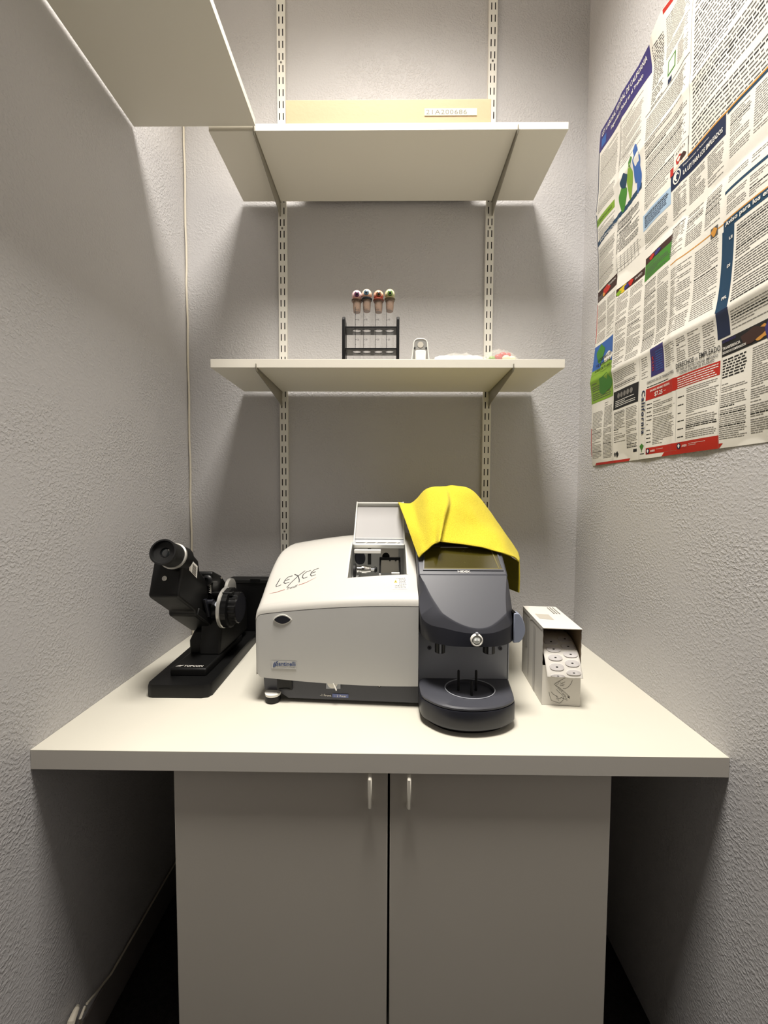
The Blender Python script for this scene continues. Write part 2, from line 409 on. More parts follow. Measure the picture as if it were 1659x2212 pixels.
q.add(v, [[j*n+i, j*n+i+1, (j+1)*n+i+1, (j+1)*n+i] for j in range(4) for i in range(n-1)])
def skirt(top, low):
    m_ = len(top); q.add(top+low, [[i, i+1, m_+i+1, m_+i] for i in range(m_-1)])
L_ = [(BX0, yF(BX0), hF(BX0)-.016)]+[Pt(BX0, y) for y in ys]; skirt(L_, [(p[0], p[1], .07) for p in L_])
R_ = [(BX1, yF(BX1), hF(BX1))]+[Pt(BX1, y) for y in ys]; skirt(R_, [(p[0], p[1], .055) for p in R_])
B_ = [Pt(x, 1.315) for x in xs]; skirt(B_, [(p[0], p[1], .07) for p in B_])
q.add([(BX0, .93, .07), (BX1, .93, .055), (BX1, 1.315, .055), (BX0, 1.315, .07)], [[0, 1, 2, 3]])
q.build('top_cover', m_grey, MR, angle=50)
# front panel
q = MB(DT)
xs2 = list(xs)
def FP(x, s):
    r = max(0, 1-(x-BX0)/.008)
    top = hF(x)-.0012-edge_drop(x)
    return (x, yF(x)-.0006+.002*r*r-.002*math.sin(PI*s), hB(x)+(top-hB(x))*s)
q.grid(FP, xs2, [0, .02, .1, .25, .5, .75, .9, 1])
Bt = [FP(x, 0) for x in xs2]; m_ = len(Bt); q.add(Bt+[(p[0], p[1]+.03, p[2]) for p in Bt], [[i, i+1, m_+i+1, m_+i] for i in range(m_-1)])
fp = q.build('front_panel', m_grey_shaded, MR, angle=50)
# diamond button
def dia(w, h, y):
    P = []
    for i in range(24):
        a = 2*PI*i/24; c, s = math.cos(a), math.sin(a)
        P.append((-.2516+w*math.copysign(abs(c)**1.25, c), y, .2085+h*math.copysign(abs(s)**1.5, s)))
    return P
q = MB(DT); q.loft([dia(.0225, .0125, .9225), dia(.0225, .0125, .9178)], mi=0); q.build('button_rim', m_white, fp)
q = MB(DT); q.loft([dia(.0205, .0106, .9220), dia(.0195, .0098, .9166)], mi=0); q.build('button', m_darker, fp)
# front label
def fpy(x): return yF(x)-.0006-.002
def FL(a, b): return (-.2775+a, fpy(-.2775+a)-.0012, .0905+b)
q = MB(DT); q.grid(lambda a, b: (a, fpy(a)-.0004, b), [-.2795+i*.0061 for i in range(11)], [.0885, .1080], 0)
ribbon(q, [(.002, .001), (.004, .004), (.0045, .009), (.007, .0145)], [.0006, .003, .003, .0006], FL, 1)
ribbon(q, [(.0055, .0005), (.008, .006), (.0085, .010), (.0095, .014)], [.0004, .0022, .0022, .0004], FL, 1)
put_text(q, 'Santinelli', lambda a, b: FL(a+.0095, b+.0052), .0475, .0112, 1, bold=.012)
put_text(q, 'INTERNATIONAL', lambda a, b: FL(a+.010, b+.0012), .0465, .0024, 2, spacing=1.4)
q.build('maker_label', [m_grey_shaded, m_blueink, m_grtext], fp, recalc=False)
# surface lettering on the top cover
def ontop(x, y, e=.0007): return (x, y, top_h(x, y)+e)
def LG(a, b):        # logo units: 1 = logo width .104 m; slight turn
    b2 = b*.62+a*.17
    return ontop(-.2960+a*.113+b*.012, .9765+b2*.125)
q = MB(DT)
S = [[(.10, .34), (.08, .10), (.10, .04), (.20, .06)],
     [(.385, .30), (.29, .30), (.245, .22), (.24, .12), (.29, .06), (.375, .07)], [(.25, .18), (.35, .19)],
     [(.42, .34), (.53, .22), (.60, .04), (.62, -.06)], [(.65, .37), (.53, .22), (.42, .02), (.37, -.12)],
     [(.79, .31), (.70, .30), (.645, .22), (.645, .12), (.69, .05), (.775, .06)],
     [(.97, .31), (.88, .30), (.83, .22), (.825, .12), (.87, .05), (.96, .06)], [(.835, .18), (.93, .19)]]
for s_ in S: ribbon(q, s_, .018, LG, 0)
ribbon(q, [(0, -.15), (.15, -.19), (.34, -.18)], [.003, .014, .018], LG, 1)
ribbon(q, [(.64, -.17), (.8, -.15), (1.0, -.05)], [.018, .013, .003], LG, 1)
put_text(q, 'TrendII', lambda a, b: LG(a+.39, b-.22), .22, .085, 0, shear=.2)
q.build('model_lettering', [m_logo, m_logor], MR, recalc=False)
q = MB(DT)
nx = 6
q.grid(lambda a, b: ontop(a, b, .0006), [.0115+i*(.0365/nx) for i in range(nx+1)], [.9385+i*.006 for i in range(7)], 0)
def CL(a, b): return ontop(.0115+a, .9385+b, .0012)
q.quad([CL(.0035, .0195), CL(.0125, .0195), CL(.008, .0280)], 1); q.quad([CL(.0072, .0215), CL(.0088, .0215), CL(.008, .0262)], 2)
q.quad([CL(.008, .0308), CL(.011, .0308), CL(.0095, .0335)], 1)
rnd = random.Random(3)
for r_ in range(9):
    x = .016 if 2 < r_ < 8 else .006; yy = .0035+r_*.0034
    if r_ == 8: x = .013
    while x < .032:
        l = rnd.uniform(.0015, .004); q.quad([CL(x, yy), CL(min(x+l, .0345), yy), CL(min(x+l, .0345), yy+.0014), CL(x, yy+.0014)], 3); x += l+.0009
q.build('caution_sticker', [m_whpl, m_yelink, m_inkb, m_grtext], MR, recalc=False)
# chamber
q = MB(DT); hb = .23
def wallp(pts): q.add([(a, b, top_h(a, b)-.0003) for a, b in pts]+[(a, b, hb) for a, b in pts], [[i, i+1, len(pts)+i+1, len(pts)+i] for i in range(len(pts)-1)])
wallp([(OX0, y) for y in ys if OY0-1e-6 <= y <= OY1+1e-6]); wallp([(OX1, y) for y in ys if OY0-1e-6 <= y <= OY1+1e-6])
xo = [x for x in xs if OX0-1e-6 <= x <= OX1+1e-6]
wallp([(x, OY0) for x in xo]); wallp([(x, OY1) for x in xo])
q.quad([(OX0, OY0, hb), (OX1, OY0, hb), (OX1, OY1, hb), (OX0, OY1, hb)])
q.box(OX0+.001, OX0+.018, 1.0, 1.2, .23, .275)
q.build('chamber', m_cham, MR, recalc=False, angle=20)
q = MB(DT)
def rim(pts): ribbon(q, pts, .0035, lambda a, b: ontop(a, b, .0009))
rim([(OX0-.002, y) for y in ys if OY0-1e-6 <= y <= 1.13]); q.build('opening_trim', m_acre, MR, recalc=False)
q = MB(DT); rim([(OX1+.002, y) for y in ys if OY0-1e-6 <= y <= 1.13]); q.build('opening_trim', m_acre, MR, recalc=False)
q = MB(DT); sx_, sy_, sh_ = OX0+.014, 1.088, .2975
q.lathe([(.020, 0), (.020, .006)], (sx_-.008, sy_, sh_-.004), (1, 0, 0), 28, 1)
q.lathe([(.009, .002), (.009, .014), (.0115, .015), (.0115, .027), (.0095, .030), (.0080, .040), (.003, .041), (.003, .054)], (sx_, sy_, sh_), (1, 0, 0), 28, 0)
q.lathe([(.0080, .050), (.0085, .054), (.006, .058)], (sx_, sy_, sh_), (1, 0, 0), 20, 1)
q.build('chuck_shaft', [m_chrome, m_blackp], MR)
fx0, fx1 = -.0245, .0365
q = MB(DT); q.box(fx0, fx1, 1.128, 1.140, .3170, .3250); ff = q.build('feeler_frame', m_black, MR, bevel=.0008)
for xa in (fx0, fx1-.005):
    q = MB(DT); q.prism([(1.136, .320), (1.128, .320), (1.060, .287), (1.060, .282), (1.068, .282), (1.136, .312)], xa, xa+.005, 'x'); q.build('arm', m_black, ff)
q = MB(DT); q.lathe([(.011, 0), (.011, .004)], ((fx0+fx1)/2-.012, 1.146, .326), (0, -1, 0), 24); q.build('feeler_hub', m_black, MR)
q = MB(DT); q.box(-.060, -.050, 1.150, 1.160, .300, .350); q.build('spray_tab', m_black, MR)
q = MB(DT); q.lathe([(.0027, 0), (.0027, .022)], (.0100, 1.060, .2930), (1, 0, 0), 12); q.build('feeler_pin', m_whpl, MR)
q = MB(DT); q.lathe([(.0030, 0), (.0022, .003)], (fx0+.003, 1.058, .290), (0, -1, 0), 14); q.build('feeler_tip', m_whpl, MR)
q = MB(DT); q.lathe([(.020, 0), (.020, .006)], (-.085, 1.15, .320), (.75, -.6, .2), 28); q.build('splash_disc', m_dark, MR)
q = MB(DT); q.box(-.020, .032, 1.180, 1.184, .270, .345)
for xx in (.006, .024): q.lathe([(.0027, 0), (.0027, .001)], (xx, 1.1798, .308), (0, -1, 0), 12, 1)
q.build('inner_plate', [m_lblgrey, m_blackp], MR)
q = MB(DT); q.lathe([(.008, 0), (.006, .008), (.002, .011)], (-.086, 1.03, .276), (0, -.3, 1), 16); q.build('nozzle', m_whpl, MR)
# clear lid, standing open
LX0, LX1 = -.0995, .049
lt = Vector((0, 1.238, .4755)); lb = Vector((0, 1.112, .356)); up = (lt-lb).normalized(); nf = Vector((0, -up.z, up.y)); H = (lt-lb).length
def LD(x, s, d): p = lb+up*s+nf*(-d); return (x, p.y, p.z)      # s along lid, d behind its face
lid = MB(DT)
def lbox(mb, x0, x1, s0, s1, d0, d1, mi=0):
    P = [LD(x, s, d) for x in (x0, x1) for s in (s0, s1) for d in (d0, d1)]
    mb.add(P, [[0,1,3,2],[4,6,7,5],[0,4,5,1],[2,3,7,6],[0,2,6,4],[1,5,7,3]], mi)
lbox(lid, LX0, LX1, .035, H-.004, 0, .0025); LO = lid.build('lid', m_acr, MR)
e = MB(DT)
for a in (LX0, LX1-.004): lbox(e, a, a+.004, 0, H, -.014, .004)
lbox(e, LX0, LX1, H-.006, H, -.012, .004); lbox(e, LX0, LX1, 0, .006, -.012, .003); lbox(e, LX0+.004, LX1-.004, .033, .036, -.001, .004)
e.build('lid_flange', m_acre, LO, bevel=.0008)
e = MB(DT); lbox(e, LX0+.004, LX1-.004, .007, .033, .002, .0045); e.build('hinge_strip', m_mid, LO)
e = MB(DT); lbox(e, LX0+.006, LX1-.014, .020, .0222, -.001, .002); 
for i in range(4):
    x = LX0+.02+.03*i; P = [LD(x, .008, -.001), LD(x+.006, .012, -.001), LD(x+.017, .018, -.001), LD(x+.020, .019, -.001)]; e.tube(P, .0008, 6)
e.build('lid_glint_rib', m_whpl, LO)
e = MB(DT); e.box(LX0+.004, -.020, 1.092, 1.108, .342, .352); e.build('lid_stop', m_whpl, LO, bevel=.001)

# base
q = MB(DT)
def bprof(x): return (yF(x)+.010)
bx0 = BX0+.013; lx = [bx0+i*(.075-bx0)/12 for i in range(13)]
lo_, hi_ = [], []
def bb(x): return .022 if x < bx0+.032 else .0105
front_low = [(x, bprof(x)+(.012 if x < bx0+.035 else 0), bb(x)) for x in lx]; front_hi = [(x, bprof(x), .09) for x in lx]
back_low = [(x, 1.30, bb(x)) for x in lx]; back_hi = [(x, 1.30, .09) for x in lx]
m_ = len(lx); q.add(front_low+front_hi+back_hi+back_low, [[k*m_+i, k*m_+i+1, ((k+1) % 4)*m_+i+1, ((k+1) % 4)*m_+i] for k in range(4) for i in range(m_-1)]+[[0, m_, 2*m_, 3*m_], [m_-1, 4*m_-1, 3*m_-1, 2*m_-1]])
bs = q.build('base', m_dark, MR, angle=30)
q = MB(DT); q.box(-.268, -.232, .926, .932, .032, .068); q.tube([(-.264, .9245, .034), (-.250, .923, .0355), (-.236, .9225, .034)], .0012, 6); q.build('catch_recess', m_black, bs)
q = MB(DT); q.box(-.1475, -.113, .9188, .9235, .040, .060, 1)
q.lathe([(.0125, 0), (.0125, .0015)], (-.132, .9188, .0545), (0, -1, 0), 24, 0)
q.tube([(-.130, .915, .056), (-.122, .913, .039)], .0018, 8, 0); q.build('cable_hook', [m_whpl, m_mid], bs)
q = MB(DT); q.lathe([(.0050, 0), (.0050, .002)], (-.019, .9155, .0520), (0, -1, 0), 18, 0); q.lathe([(.0022, .002), (.0022, .003)], (-.019, .9155, .0520), (0, -1, 0), 12, 1)
q.build('screw', [m_blackp, m_whpl], bs)
q = MB(DT)
def BL(a, b): return (-.163+a, yF(-.163+a)+.0085, .0185+b)
put_text(q, '-1 Front', lambda a, b: BL(a, b), .027, .0055, 0, bold=.01)
q.add([BL(.030+i*.0065, -.0018) for i in range(7)]+[BL(.030+i*.0065, .0072) for i in range(7)], [[i, i+1, 8+i, 7+i] for i in range(6)], 1)
put_text(q, '- 2 Rear', lambda a, b: tuple(Vector(BL(a+.035, b))+Vector((0, -.0006, 0))), .030, .0055, 0, bold=.008)
q.build('cord_label', [m_whink, mat('label_periwinkle', (104, 116, 168), .5)], bs, recalc=False)
for (fx, fy) in ((-.281, .936), (.05, .96), (-.281, 1.27), (.25, 1.27)):
    q = MB(DT); q.lathe([(.0165, 0), (.0185, .004), (.0175, .0165)], (fx, fy, 0), (0, 0, 1), 28, 0); q.lathe([(.0185, .0165), (.0195, .0225)], (fx, fy, 0), (0, 0, 1), 28, 1)
    q.build('foot', [m_blackp, m_whpl], MR)

# ---- dark blocking module on the right of the machine
MX0, MX1 = .0735, .2885
q = MB(DT)
prof = [(.9365, .16), (.9365, .300), (.9317, .3155), (1.0016, .3768), (1.006, .3780), (1.02, .3785), (1.29, .3785), (1.31, .37), (1.315, .06), (.9365, .06)]
wx0, wx1 = .0885, .2775; s0, s1 = (.9465, .3285), (.998, .3735)
q.prism(prof[:3]+prof[3:], MX0, MX1, 'x'); q.build('module_housing', m_dark, MR, bevel=.004, seg=3)
q = MB(DT); q.prism([(1.06, .36), (1.06, .425), (1.12, .498), (1.14, .505), (1.24, .505), (1.27, .48), (1.27, .36)], .125, .245, 'x'); q.build('blocker_tower', m_dark, MR, bevel=.018, seg=5)
nrm = Vector((0, -.66, .751)); 
def SL(x, s, e=0.):      # sloped face: s in 0..1 between window bottom and top
    y = s0[0]+(s1[0]-s0[0])*s; h = s0[1]+(s1[1]-s0[1])*s
    return (x, y+nrm.y*e, h+nrm.z*e)
q = MB(DT)
bd = [(wx0-.003, -.09), (wx1+.003, -.09), (wx1-.001, 1.06), (wx0+.003, 1.06)]; inn = [(wx0, 0), (wx1, 0), (wx1-.0045, 1), (wx0+.006, 1)]
A = [SL(*p, .0022) for p in bd]; B = [SL(*p, .0022) for p in inn]; Cc = [SL(*p, .0002) for p in inn]; D = [SL(*p, 0) for p in bd]
q.loft([D, A, B, Cc], (False, False)); wf = q.build('window_frame', m_dark, MR, angle=20)
q = MB(DT); q.quad([SL(*p, .0010) for p in inn]); q.quad([SL(wx0+.045, .97, .0014), SL(wx1-.07, .97, .0014), SL(wx1-.085, 1.02, .0014), SL(wx0+.05, 1.02, .0014)], 1)  # white strip near the top is a painted light reflection on the glass
q.quad([SL(wx0, -.03, .0024), SL(wx1+.001, -.03, .0024), SL(wx1+.001, 0.0, .0024), SL(wx0, 0.0, .0024)], 2)
q.quad([SL(wx1-.0085, .02, .0014), SL(wx1-.0055, .02, .0014), SL(wx1-.0145, .98, .0014), SL(wx1-.017, .98, .0014)], 2)
rnd = random.Random(11)
for i in range(26):
    a, b = rnd.uniform(.02, .16), rnd.uniform(.1, .9)
    if rnd.random() < .5: a, b = rnd.gauss(.105, .008), rnd.gauss(.82, .06)
    th = rnd.uniform(0, PI); l = rnd.uniform(.0015, .005)
    q.tube([SL(wx0+a, b, .0013), SL(wx0+a+l*math.cos(th), b+l*12*math.sin(th), .0013)], .00025, 4, 2)
q.build('window', [m_amber, m_whpl, mat('dust_lint', (112, 104, 62), .8)], wf, recalc=False)
q = MB(DT); put_text(q, 'NIDEK', lambda a, b: (.1692+a, .9370+b*.66, .3214+b*.751), .0305, .0052, 0, bold=.02)
q.build('maker_lettering', m_whink, MR, recalc=False)
# hood
def hp(y): return .3155-1.12*(.9317-y)
T = [(.0775, .9317), (.0885, .9130), (.1010, .8930), (.1165, .8735), (.1235, .8660), (.145, .8555), (.170, .8470), (.197, .8430), (.222, .8455), (.245, .8545), (.2665, .8665), (.2685, .8780), (.2740, .9000), (.2850, .9317)]
Tt = [(x, y, hp(y)) for x, y in T]
Mi = [(.0735, .9330, .3030), (.0735, .9130, .268), (.0740, .8950, .245), (.0800, .8790, .226), (.0980, .8680, .2150), (.128, .8570, .2115), (.160, .8460, .2075), (.196, .8400, .2060), (.230, .8435, .2070), (.258, .8560, .2110), (.2790, .8700, .2165), (.2860, .8850, .228), (.2885, .9000, .250), (.2890, .9330, .3030)]
Bo = [(.0735, .9360, .1950), (.0738, .9150, .1900), (.0760, .9000, .1850), (.0850, .8850, .1790), (.1000, .8700, .1750), (.128, .8530, .1750), (.158, .8430, .1760), (.195, .8390, .1770), (.232, .8430, .1765), (.260, .8540, .1765), (.2800, .8700, .1780), (.2860, .8850, .1800), (.2880, .9050, .1820), (.2880, .9360, .1850)]
def smooth(L, keep=()):
    out = []
    for i in range(len(L)-1):
        P = [Vector(L[max(i-1, 0)]), Vector(L[i]), Vector(L[i+1]), Vector(L[min(i+2, len(L)-1)])]
        if i in keep: P[0] = 2*P[1]-P[2]
        if i+1 in keep: P[3] = 2*P[2]-P[1]
        for k in range(4):
            f = k/4; out.append(tuple(.5*((2*P[1])+(P[2]-P[0])*f+(2*P[0]-5*P[1]+4*P[2]-P[3])*f*f+(3*P[1]-P[0]-3*P[2]+P[3])*f**3)))
    out.append(L[-1]); return out
Tt = smooth(Tt, (4, 10)); Mi = smooth(Mi); Bo = smooth(Bo)
def ins(L, k, dz=0, dn=0):
    cx = sum(p[0] for p in L)/len(L); cy = sum(p[1] for p in L)/len(L)
    return [(cx+(p[0]-cx)*k, cy+(p[1]-cy)*k, p[2]+dz) for p in L]
Tin = [(x, y, hp(y)) for x, y, z in ins(Tt, .965)]
mid1 = [tuple((Vector(a)*.12+Vector(b)*.88)) for a, b in zip(Mi, Tt)]
mid1 = [(a[0], a[1], a[2]-.0015) for a in mid1]
q = MB(DT); q.loft([Tin, Tt, mid1, Mi, Bo, [(p[0]*.96+.18*.04, p[1]+.008, p[2]-.002) for p in Bo]], (True, True), 0)
for k, mi in enumerate(q.mi): pass
hd = q.build('hood', [m_dark, m_darker], MR, angle=50)
for p in hd.data.polygons:
    if 3*len(Tt) <= p.index < 5*len(Tt): p.material_index = 1
# grey rear panel and fittings
q = MB(DT); q.box(.0740, .2925, .9300, .9365, .055, .185); rp = q.build('rear_panel', m_mid, MR, bevel=.001)
q = MB(DT); q.box(.2880, .2945, .9300, 1.0, .06, .20); q.build('side_strip', m_mid, MR, bevel=.002)
for xx in (.1014, .2725):
    q = MB(DT); q.lathe([(.0050, 0), (.0050, .0012)], (xx, .9300, .1385), (0, -1, 0), 18, 0); q.lathe([(.0022, .0012), (.0022, .0015)], (xx, .9300, .1385), (0, -1, 0), 6, 1); q.build('screw', [m_dark, m_blackp], rp)
for xx, r_ in ((.1238, .0120), (.2385, .0140)):
    q = MB(DT); q.lathe([(r_, 0), (r_, .05), (r_*.6, .052)], (xx, .905, .139), (0, 0, 1), 28, 0); g = q.build('clamp_post', m_black, MR)
    q = MB(DT); w_ = .003 if r_ < .013 else .006; q.box(xx-.0015-w_/2, xx+w_/2, .905-r_-.0008, .905-r_+.004, .140, .1865); q.build('post_highlight', m_mid, g)  # grey strip on the black post is its highlight, added as geometry
q = MB(DT); q.lathe([(.0133, 0), (.0133, .006), (.0112, .0075), (.0095, .004), (.0095, .002)], (.1925, .8345, .1957), (0, -1, 0), 32, 0); kb = q.build('knob_ring', m_whpl, MR)
q = MB(DT); q.lathe([(.0093, .001), (.0080, .004), (.005, .0062), (.001, .007)], (.1925, .8330, .1957), (0, -1, 0), 28, 0); q.build('lens', m_lamp, kb)
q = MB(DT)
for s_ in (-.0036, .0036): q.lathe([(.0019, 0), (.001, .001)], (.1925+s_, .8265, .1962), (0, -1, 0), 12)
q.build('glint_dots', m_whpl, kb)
q = MB(DT); q.box(.1900, .1950, .8255, .832, .2095, .2125); q.build('knob_tab', m_mid, kb)
# side lever: thick D shape
q = MB(DT); D_ = []
for a, b in ((0, .0335), (.006, .0345), (.012, .0335), (.019, .024), (.0245, .010), (.0270, -.003), (.0255, -.014), (.020, -.026), (.013, -.033), (0, -.034)): D_.append((.2845+a, .2085+b))
q.prism(D_, .870, .888, 'y'); q.build('side_lever', m_lever, MR, bevel=.0018)
q = MB(DT); q.box(.2845, .291, .872, .90, .18, .243); q.build('lever_slot', m_black, MR)

# tray
tr = [(.0735, .9300), (.0735, .8700), (.0770, .8480), (.0900, .8300), (.110, .8120), (.135, .8000), (.165, .7945), (.195, .7950), (.225, .8010), (.250, .8110), (.2740, .8290), (.2810, .8430), (.2860, .8700), (.2945, .9300)]
cxc, cyc, rc = .1895, .8790, .0575
_tr = []
for i in range(1, len(tr)-2):
    for k in range(5):
        f = k/5; P = [Vector(tr[i+d]) for d in (-1, 0, 1, 2)]
        p = .5*((2*P[1])+(P[2]-P[0])*f+(2*P[0]-5*P[1]+4*P[2]-P[3])*f*f+(3*P[1]-P[0]-3*P[2]+P[3])*f**3); _tr.append(tuple(p))
tr = [tr[0]]+_tr+[tr[-2], tr[-1]]
def scale(L, k, z): cx, cy = .182, .93; return [(cx+(a-cx)*k, cy+(b-cy)*k, z) for a, b in L]
q = MB(DT)
q.loft([scale(tr, .97, .0135), scale(tr, 1.0, .020), scale(tr, 1.0, .052), scale(tr, .99, .0555)], (True, True), 0)
q.build('tray_drawer', m_darker, MR, angle=45)
q = MB(DT)
# top plate with a circular well: bridge the outline to the circle
NS = 56
def hit(th):       # outline distance from well centre along angle
    dx, dy = math.cos(th), math.sin(th); best = None; P = [(a[0], a[1]) for a in scale(tr, .985, 0)]
    for i in range(len(P)):
        (x1, y1), (x2, y2) = P[i], P[(i+1) % len(P)]; ex, ey = x2-x1, y2-y1; den = dx*ey-dy*ex
        if abs(den) < 1e-9: continue
        t_ = ((x1-cxc)*ey-(y1-cyc)*ex)/den; u_ = ((x1-cxc)*dy-(y1-cyc)*dx)/den
        if t_ > 0 and -1e-6 <= u_ <= 1+1e-6: best = t_ if best is None else min(best, t_)
    return best
RW = .046
def hz(y): return .0640 + .0010*(.93-y)/.13
lps = []
def circ(r, z): return [(cxc+r*math.cos(2*PI*i/NS)*1.22, cyc+r*math.sin(2*PI*i/NS), z) for i in range(NS)]
def outl(k, z): return [(cxc+math.cos(2*PI*i/NS)*hit(2*PI*i/NS)*k, cyc+math.sin(2*PI*i/NS)*hit(2*PI*i/NS)*k, z) for i in range(NS)]
q.loft([outl(.985, .0565), outl(1.0, .0575), outl(1.0, .0612), outl(.965, .0640), circ(RW+.0016, .0640), circ(RW+.0012, .0650), circ(RW, .0650), circ(RW-.001, .0570), circ(.001, .0565)], (False, False), 0)
tp = q.build('tray_top', m_dark, MR, angle=40)
q = MB(DT); q.loft([circ(RW+.0012, .0648), circ(RW+.0006, .0656), circ(RW-.0004, .0656), circ(RW-.0008, .0640)], (False, False)); q.build('well_ring', m_mid, tp)
for (px_, py_, z1_) in ((.1645, .885, .1045), (.1900, .862, .0900), (.2050, .885, .1045)):
    q = MB(DT); q.lathe([(.0030, .057), (.0030, z1_-.002), (.0018, z1_)], (px_, py_, 0), (0, 0, 1), 14, 0); q.build('pin', m_blackp, tp)
q = MB(DT); q.loft([scale(tr, .86, .0), scale(tr, .86, .0138)], (True, True)); q.build('tray_foot', m_black, MR)

# ---------------------------------------------------------------- yellow cloth
CL_ = [[(0.077,0.962,0.353),(0.063,1.020,0.394),(0.047,1.090,0.442),(0.0335,1.165,0.481)],
[(0.088,0.960,0.366),(0.080,1.010,0.401),(0.075,1.080,0.441),(0.067,1.165,0.479)],
[(0.102,0.962,0.378),(0.095,1.010,0.413),(0.092,1.070,0.453),(0.089,1.150,0.493)],
[(0.117,0.965,0.388),(0.119,1.005,0.435),(0.119,1.060,0.479),(0.116,1.140,0.524)],
[(0.128,0.968,0.393),(0.141,1.000,0.442),(0.155,1.050,0.488),(0.157,1.140,0.528)],
[(0.136,0.997,0.389),(0.152,1.032,0.440),(0.171,1.072,0.484),(0.174,1.142,0.530)],
[(0.174,0.998,0.384),(0.179,1.030,0.430),(0.190,1.075,0.479),(0.197,1.140,0.531)],
[(0.228,1.000,0.377),(0.231,1.040,0.417),(0.232,1.080,0.462),(0.240,1.150,0.522)],
[(0.273,1.010,0.366),(0.274,1.040,0.399),(0.276,1.090,0.436),(0.279,1.160,0.489)],
[(0.304,1.015,0.357),(0.310,1.045,0.381),(0.320,1.100,0.403),(0.324,1.170,0.430)],
[(0.330,1.020,0.346),(0.338,1.050,0.355),(0.349,1.100,0.364),(0.359,1.170,0.380)],
[(0.347,1.030,0.333),(0.358,1.060,0.334),(0.370,1.100,0.334),(0.387,1.170,0.339)]]
for k in range(4, 11):
    x_, y_, z_ = CL_[k][0]; r = (y_-.016)/y_ if k < 7 or k > 9 else .978/y_; CL_[k][0] = (x_*r, y_*r, .51+(z_-.51)*r)
for k in (8, 9):
    x_, y_, z_ = CL_[k][1]; CL_[k][1] = (x_, y_-.006, z_+.004)
for c in CL_:
    r = c[3]; c.append((r[0]-.002, r[1]+.07, r[2]-.006)); c.append((r[0]-.006, r[1]+.125, r[2]-.05))
def cat(p, t_):        # Catmull-Rom through list of Vectors
    n_ = len(p)-1; t_ = min(max(t_, 0), 1)*n_; i = min(int(t_), n_-1); f = t_-i
    P = [Vector(p[max(i-1, 0)]), Vector(p[i]), Vector(p[i+1]), Vector(p[min(i+2, n_)])]
    return .5*((2*P[1])+(P[2]-P[0])*f+(2*P[0]-5*P[1]+4*P[2]-P[3])*f*f+(3*P[1]-P[0]-3*P[2]+P[3])*f**3)
rc_ = random.Random(5)
from mathutils import noise
def cloth_pt(a, b):
    col = [cat([c[k] for c in CL_], a) for k in range(6)]
    p = cat(col, b)
    n_ = noise.noise(Vector((p.x*26, p.y*18, p.z*26)))*.0022
    fold = .0022*math.sin(a*34+b*2.5)*max(0, 1-abs(a-.28)/.25)
    return tuple(p+Vector((0, -.6, .8))*(n_+fold))
t = thing('cleaning_cloth', 'yellow microfibre cloth draped over the right end of the machine', 'cloth', (.18, 1.1, DT+.36))
q = MB(DT); q.grid(cloth_pt, [i/72 for i in range(73)], [j/44 for j in range(45)])
q.build('cloth_sheet', m_yel, t, solid=.0028, angle=180)
q = MB(DT)
q.tube([cloth_pt(i/72, 0) for i in range(73)], .0019, 6); q.tube([cloth_pt(0, j/40) for j in range(28)], .0017, 6)
q.build('hem', m_seam, t, angle=180)
FLP = [[(0.347,1.030,0.333),(0.349,1.030,0.293),(0.350,1.035,0.250)],[(0.346,1.090,0.334),(0.349,1.090,0.287),(0.352,1.085,0.243)],[(0.335,1.150,0.352),(0.342,1.150,0.285),(0.346,1.145,0.238)]]
def flap(a, b): return tuple(cat([cat([r_[k] for r_ in FLP], a) for k in range(3)], b))
q = MB(DT); q.grid(flap, [i/16 for i in range(17)], [i/16 for i in range(17)]); q.build('hanging_corner', m_yel, t, solid=.0028, angle=180)
q = MB(DT); q.tube([flap(i/16, 1) for i in range(17)][::-1]+[flap(0, 1-i/16) for i in range(17)], .0020, 6); q.build('corner_hem', m_seam, t, angle=180)

# ================================================================ lensmeter
LM = thing('lensmeter', 'black lensmeter with tilted eyepiece on the left of the worktop', 'lensmeter', (-.52, 1.1, DT), 0)
def sk(L, z): return [(a, b, z) for a, b in L]
bo = [(-.604, .958), (-.598, .947), (-.586, .9425), (-.462, .9425), (-.447, .947), (-.441, .960), (-.4495, 1.318), (-.460, 1.33), (-.612, 1.33), (-.622, 1.318)]
q = MB(DT)
def sc2(L, k): cx, cy = -.525, 1.14; return [(cx+(a-cx)*k, cy+(b-cy)*(1-(1-k)*.5)) for a, b in L]
q.loft([sk(sc2(bo, .985), 0), sk(bo, .004), sk(bo, .026), sk(sc2(bo, .98), .0325)], (True, True)); q.build('base', m_blackm, LM, angle=50)
q = MB(DT); q.box(-.5690, -.4735, .9935, 1.25, .031, .0520); pe = q.build('pedestal', m_blackm, LM, bevel=.004)
q = MB(DT)
def TP(a, b): return (-.560+a, 1.003+b, .0527)
for i in range(2): q.quad([TP(i*.007, .0015), TP(i*.007+.006, .0015), TP(i*.007+.0125, .0105), TP(i*.007+.0075, .0105)])
put_text(q, 'TOPCON', lambda a, b: TP(a+.0215, b+.001), .0500, .0090, 0, bold=.015); q.build('maker_lettering', m_whink, pe, recalc=False)
q = MB(DT)
q.loft([[(-.566, 1.090, .05), (-.480, 1.090, .05), (-.475, 1.27, .05), (-.566, 1.27, .05)],
        [(-.566, 1.088, .090), (-.482, 1.088, .090), (-.475, 1.27, .090), (-.566, 1.27, .090)],
        [(-.556, 1.10, .115), (-.480, 1.10, .120), (-.465, 1.25, .160), (-.556, 1.25, .160)]])
q.build('column', m_blackm, LM, bevel=.006)
